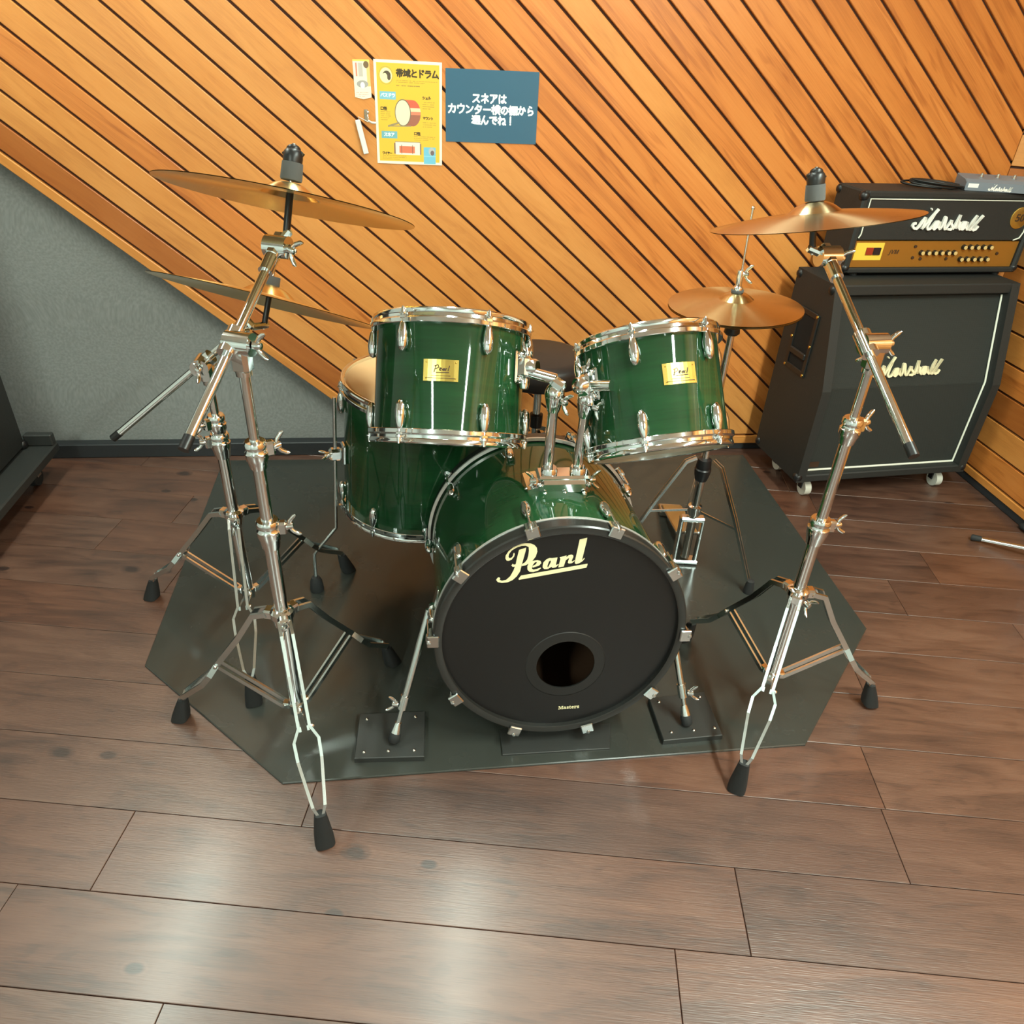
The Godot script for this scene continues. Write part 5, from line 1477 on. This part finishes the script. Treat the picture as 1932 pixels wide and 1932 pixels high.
func wall_papers() -> void:
	var X := wall_frame()
	# blue notice
	var im := Image.create(888, 618, false, Image.FORMAT_RGB8)
	im.fill(c8(52, 92, 116))
	var wh := c8(240, 244, 244)
	write(im, "スネアは", 250, 196, 82, 84, 8.0, wh)
	write(im, "カウンター横の棚から", 20, 288, 84, 84, 8.0, wh)
	write(im, "選んでね！", 250, 380, 82, 84, 8.0, wh)
	var B := X * Transform3D(Basis(Vector3.BACK, 0.002), Vector3(1.644, 1.2555, 0.0008))
	solo("notice_sheet", sheet(B, 0.296, 0.206, 0.0012), print_mat(im, 0.3), B.origin, "blue landscape notice with three lines of white lettering", "notice")
	# yellow poster
	var ye := c8(230, 182, 62)
	var po := Image.create(630, 876, false, Image.FORMAT_RGB8)
	po.fill(c8(232, 226, 208))
	po.fill_rect(Rect2i(24, 24, 582, 828), ye)
	var ink := c8(66, 56, 34)
	var grey := c8(150, 122, 58)
	oval(po, Vector2(110, 126), Vector2(66, 74), c8(150, 142, 92), 0.05)
	oval(po, Vector2(110, 126), Vector2(56, 62), c8(244, 238, 176))
	oval(po, Vector2(118, 122), Vector2(36, 34), c8(86, 74, 60))
	oval(po, Vector2(100, 142), Vector2(24, 34), c8(244, 238, 176))
	oval(po, Vector2(138, 140), Vector2(16, 24), c8(86, 74, 60))
	write(po, "帯域とドラム", 204, 68, 66, 66, 6.5, ink)
	blocks(po, 204, 160, 380, 2, 14, 5, grey, 3)
	blocks(po, 204, 200, 310, 1, 14, 8, c8(120, 104, 62), 4)
	po.fill_rect(Rect2i(46, 256, 150, 66), c8(120, 180, 198))
	write(po, "バスドラ", 54, 270, 34, 34, 3.2, wh)
	write(po, "シェル", 446, 282, 28, 26, 3.0, ink)
	blocks(po, 446, 330, 110, 4, 18, 6, grey, 6)
	write(po, "口径", 48, 382, 32, 30, 3.0, ink)
	blocks(po, 48, 424, 90, 5, 17, 6, grey, 7)
	write(po, "マウント", 446, 454, 27, 25, 3.0, ink)
	blocks(po, 446, 502, 124, 3, 18, 6, grey, 8)
	# bass drum picture: red barrel, pale head
	for y in 222:
		var f := y / 222.0
		var c := c8(206, 96, 74) if f < 0.30 else (c8(238, 206, 166) if f < 0.44 else (c8(210, 128, 100) if f < 0.56 else c8(158, 98, 80)))
		var half := 78.0 * sqrt(maxf(0.0, 1.0 - pow(absf(2.0 * f - 1.0), 2.0)))
		po.fill_rect(Rect2i(258, 318 + y, int(92 + half), 1), c)
	oval(po, Vector2(258, 429), Vector2(76, 114), c8(112, 100, 84))
	oval(po, Vector2(258, 429), Vector2(69, 106), c8(228, 220, 184))
	seg(po, Vector2(120, 546), Vector2(216, 516), 8.0, c8(150, 134, 100))
	seg(po, Vector2(120, 546), Vector2(330, 540), 4.0, c8(150, 134, 100))
	po.fill_rect(Rect2i(50, 590, 150, 62), c8(112, 170, 180))
	write(po, "スネア", 72, 602, 34, 34, 3.2, wh)
	write(po, "口径", 360, 586, 32, 30, 3.0, ink)
	blocks(po, 360, 626, 200, 3, 15, 5, grey, 9)
	# snare picture
	po.fill_rect(Rect2i(166, 690, 262, 96), c8(132, 100, 84))
	po.fill_rect(Rect2i(180, 682, 236, 110), c8(232, 226, 204))
	po.fill_rect(Rect2i(216, 716, 150, 60), c8(220, 116, 86))
	for x in [236, 340]: po.fill_rect(Rect2i(x, 704, 6, 80), c8(120, 84, 74))
	po.fill_rect(Rect2i(176, 676, 244, 6), c8(150, 128, 110))
	write(po, "ワイヤー", 52, 770, 25, 23, 3.0, ink)
	blocks(po, 52, 802, 230, 3, 15, 5, grey, 10)
	po.fill_rect(Rect2i(452, 718, 116, 150), c8(112, 184, 210))
	oval(po, Vector2(530, 756), Vector2(30, 34), c8(178, 180, 178))
	oval(po, Vector2(536, 768), Vector2(18, 22), c8(110, 96, 96))
	po.fill_rect(Rect2i(452, 796, 116, 5), c8(150, 204, 222))
	var P := X * Transform3D(Basis(Vector3.BACK, -0.006), Vector3(1.379, 1.2265, 0.0008))
	solo("poster", sheet(P, 0.21, 0.292, 0.0012), print_mat(po, 0.35), P.origin, "yellow poster with a white border and two drum pictures", "poster")
	# small card above the hook
	var ca := Image.create(150, 320, false, Image.FORMAT_RGB8)
	ca.fill(c8(236, 226, 200))
	ca.fill_rect(Rect2i(0, 0, 150, 14), c8(236, 206, 96))
	ca.fill_rect(Rect2i(120, 14, 30, 200), c8(236, 190, 120))
	oval(ca, Vector2(118, 40), Vector2(24, 28), c8(120, 96, 70))
	ca.fill_rect(Rect2i(22, 26, 14, 108), c8(206, 128, 108))
	ca.fill_rect(Rect2i(46, 26, 40, 110), c8(188, 180, 170))
	oval(ca, Vector2(76, 196), Vector2(52, 30), c8(160, 156, 150))
	oval(ca, Vector2(76, 206), Vector2(20, 26), c8(236, 236, 228))
	blocks(ca, 16, 262, 110, 3, 16, 6, c8(214, 148, 138), 14)
	var K := X * Transform3D(Basis(Vector3.BACK, 0.02), Vector3(1.238, 1.3165, 0.0008))
	solo("wall_card", MB.new().slab(K, v2([-0.0255, -0.048, 0.0, -0.0535, 0.0255, -0.048, 0.0255, 0.0535, -0.0255, 0.0535]), 0.0, 0.001, 0.0, Transform2D(Vector2(1 / 0.051, 0), Vector2(0, -1 / 0.107), Vector2(0.5, 0.5))), print_mat(ca, 0.4), K.origin, "narrow pale card above the hook beside the yellow poster", "card")
	# hook with a white strip hanging from it
	var h := Vector3(1.2475, 1.222, 0.0)
	var t := thing("wall_hook", "small metal hook screwed to the planks under the card", "hook", X * at(h))
	part(t, "plate", MB.new().box(X * at(h + Vector3(-0.003, -0.004, 0.002)), Vector3(0.012, 0.034, 0.0036), 0.001), M.steel)
	part(t, "hook_wire", MB.new().tube([X * (h + Vector3(0, 0.004, 0.002)), X * (h + Vector3(0.002, 0.003, 0.016)), X * (h + Vector3(0.004, -0.010, 0.024)), X * (h + Vector3(0.003, -0.02, 0.022)), X * (h + Vector3(0.0, -0.02, 0.013))], 0.0022, 8), M.chrome)
	part(t, "hook_knob", MB.new().ball(X * at(h + Vector3(0.004, 0.006, 0.017)), Vector3(0.005, 0.005, 0.005), 12, 8), M.chrome)
	var s := X * Transform3D(Basis(Vector3.BACK, 0.22), Vector3(1.228, 1.157, 0.010))
	var st := thing("hanging_strip", "white plastic strip hanging slanted from the hook", "strip", s)
	part(st, "strip_body", MB.new().box(s, Vector3(0.0165, 0.100, 0.006), 0.0015), M.tape_white)
	part(st, "cord", MB.new().tube([s * Vector3(0.003, 0.049, 0.0), s * Vector3(0.006, 0.058, 0.006), X * (h + Vector3(0.003, -0.0195, 0.0245))], 0.001, 6), M.tape_white)
	part(st, "tail", MB.new().tube([X * (h + Vector3(0.004, -0.016, 0.0265)), X * (h + Vector3(0.014, -0.022, 0.020)), X * (h + Vector3(0.026, -0.0235, 0.010))], [0.003, 0.0036, 0.0034], 8), M.tape_white)
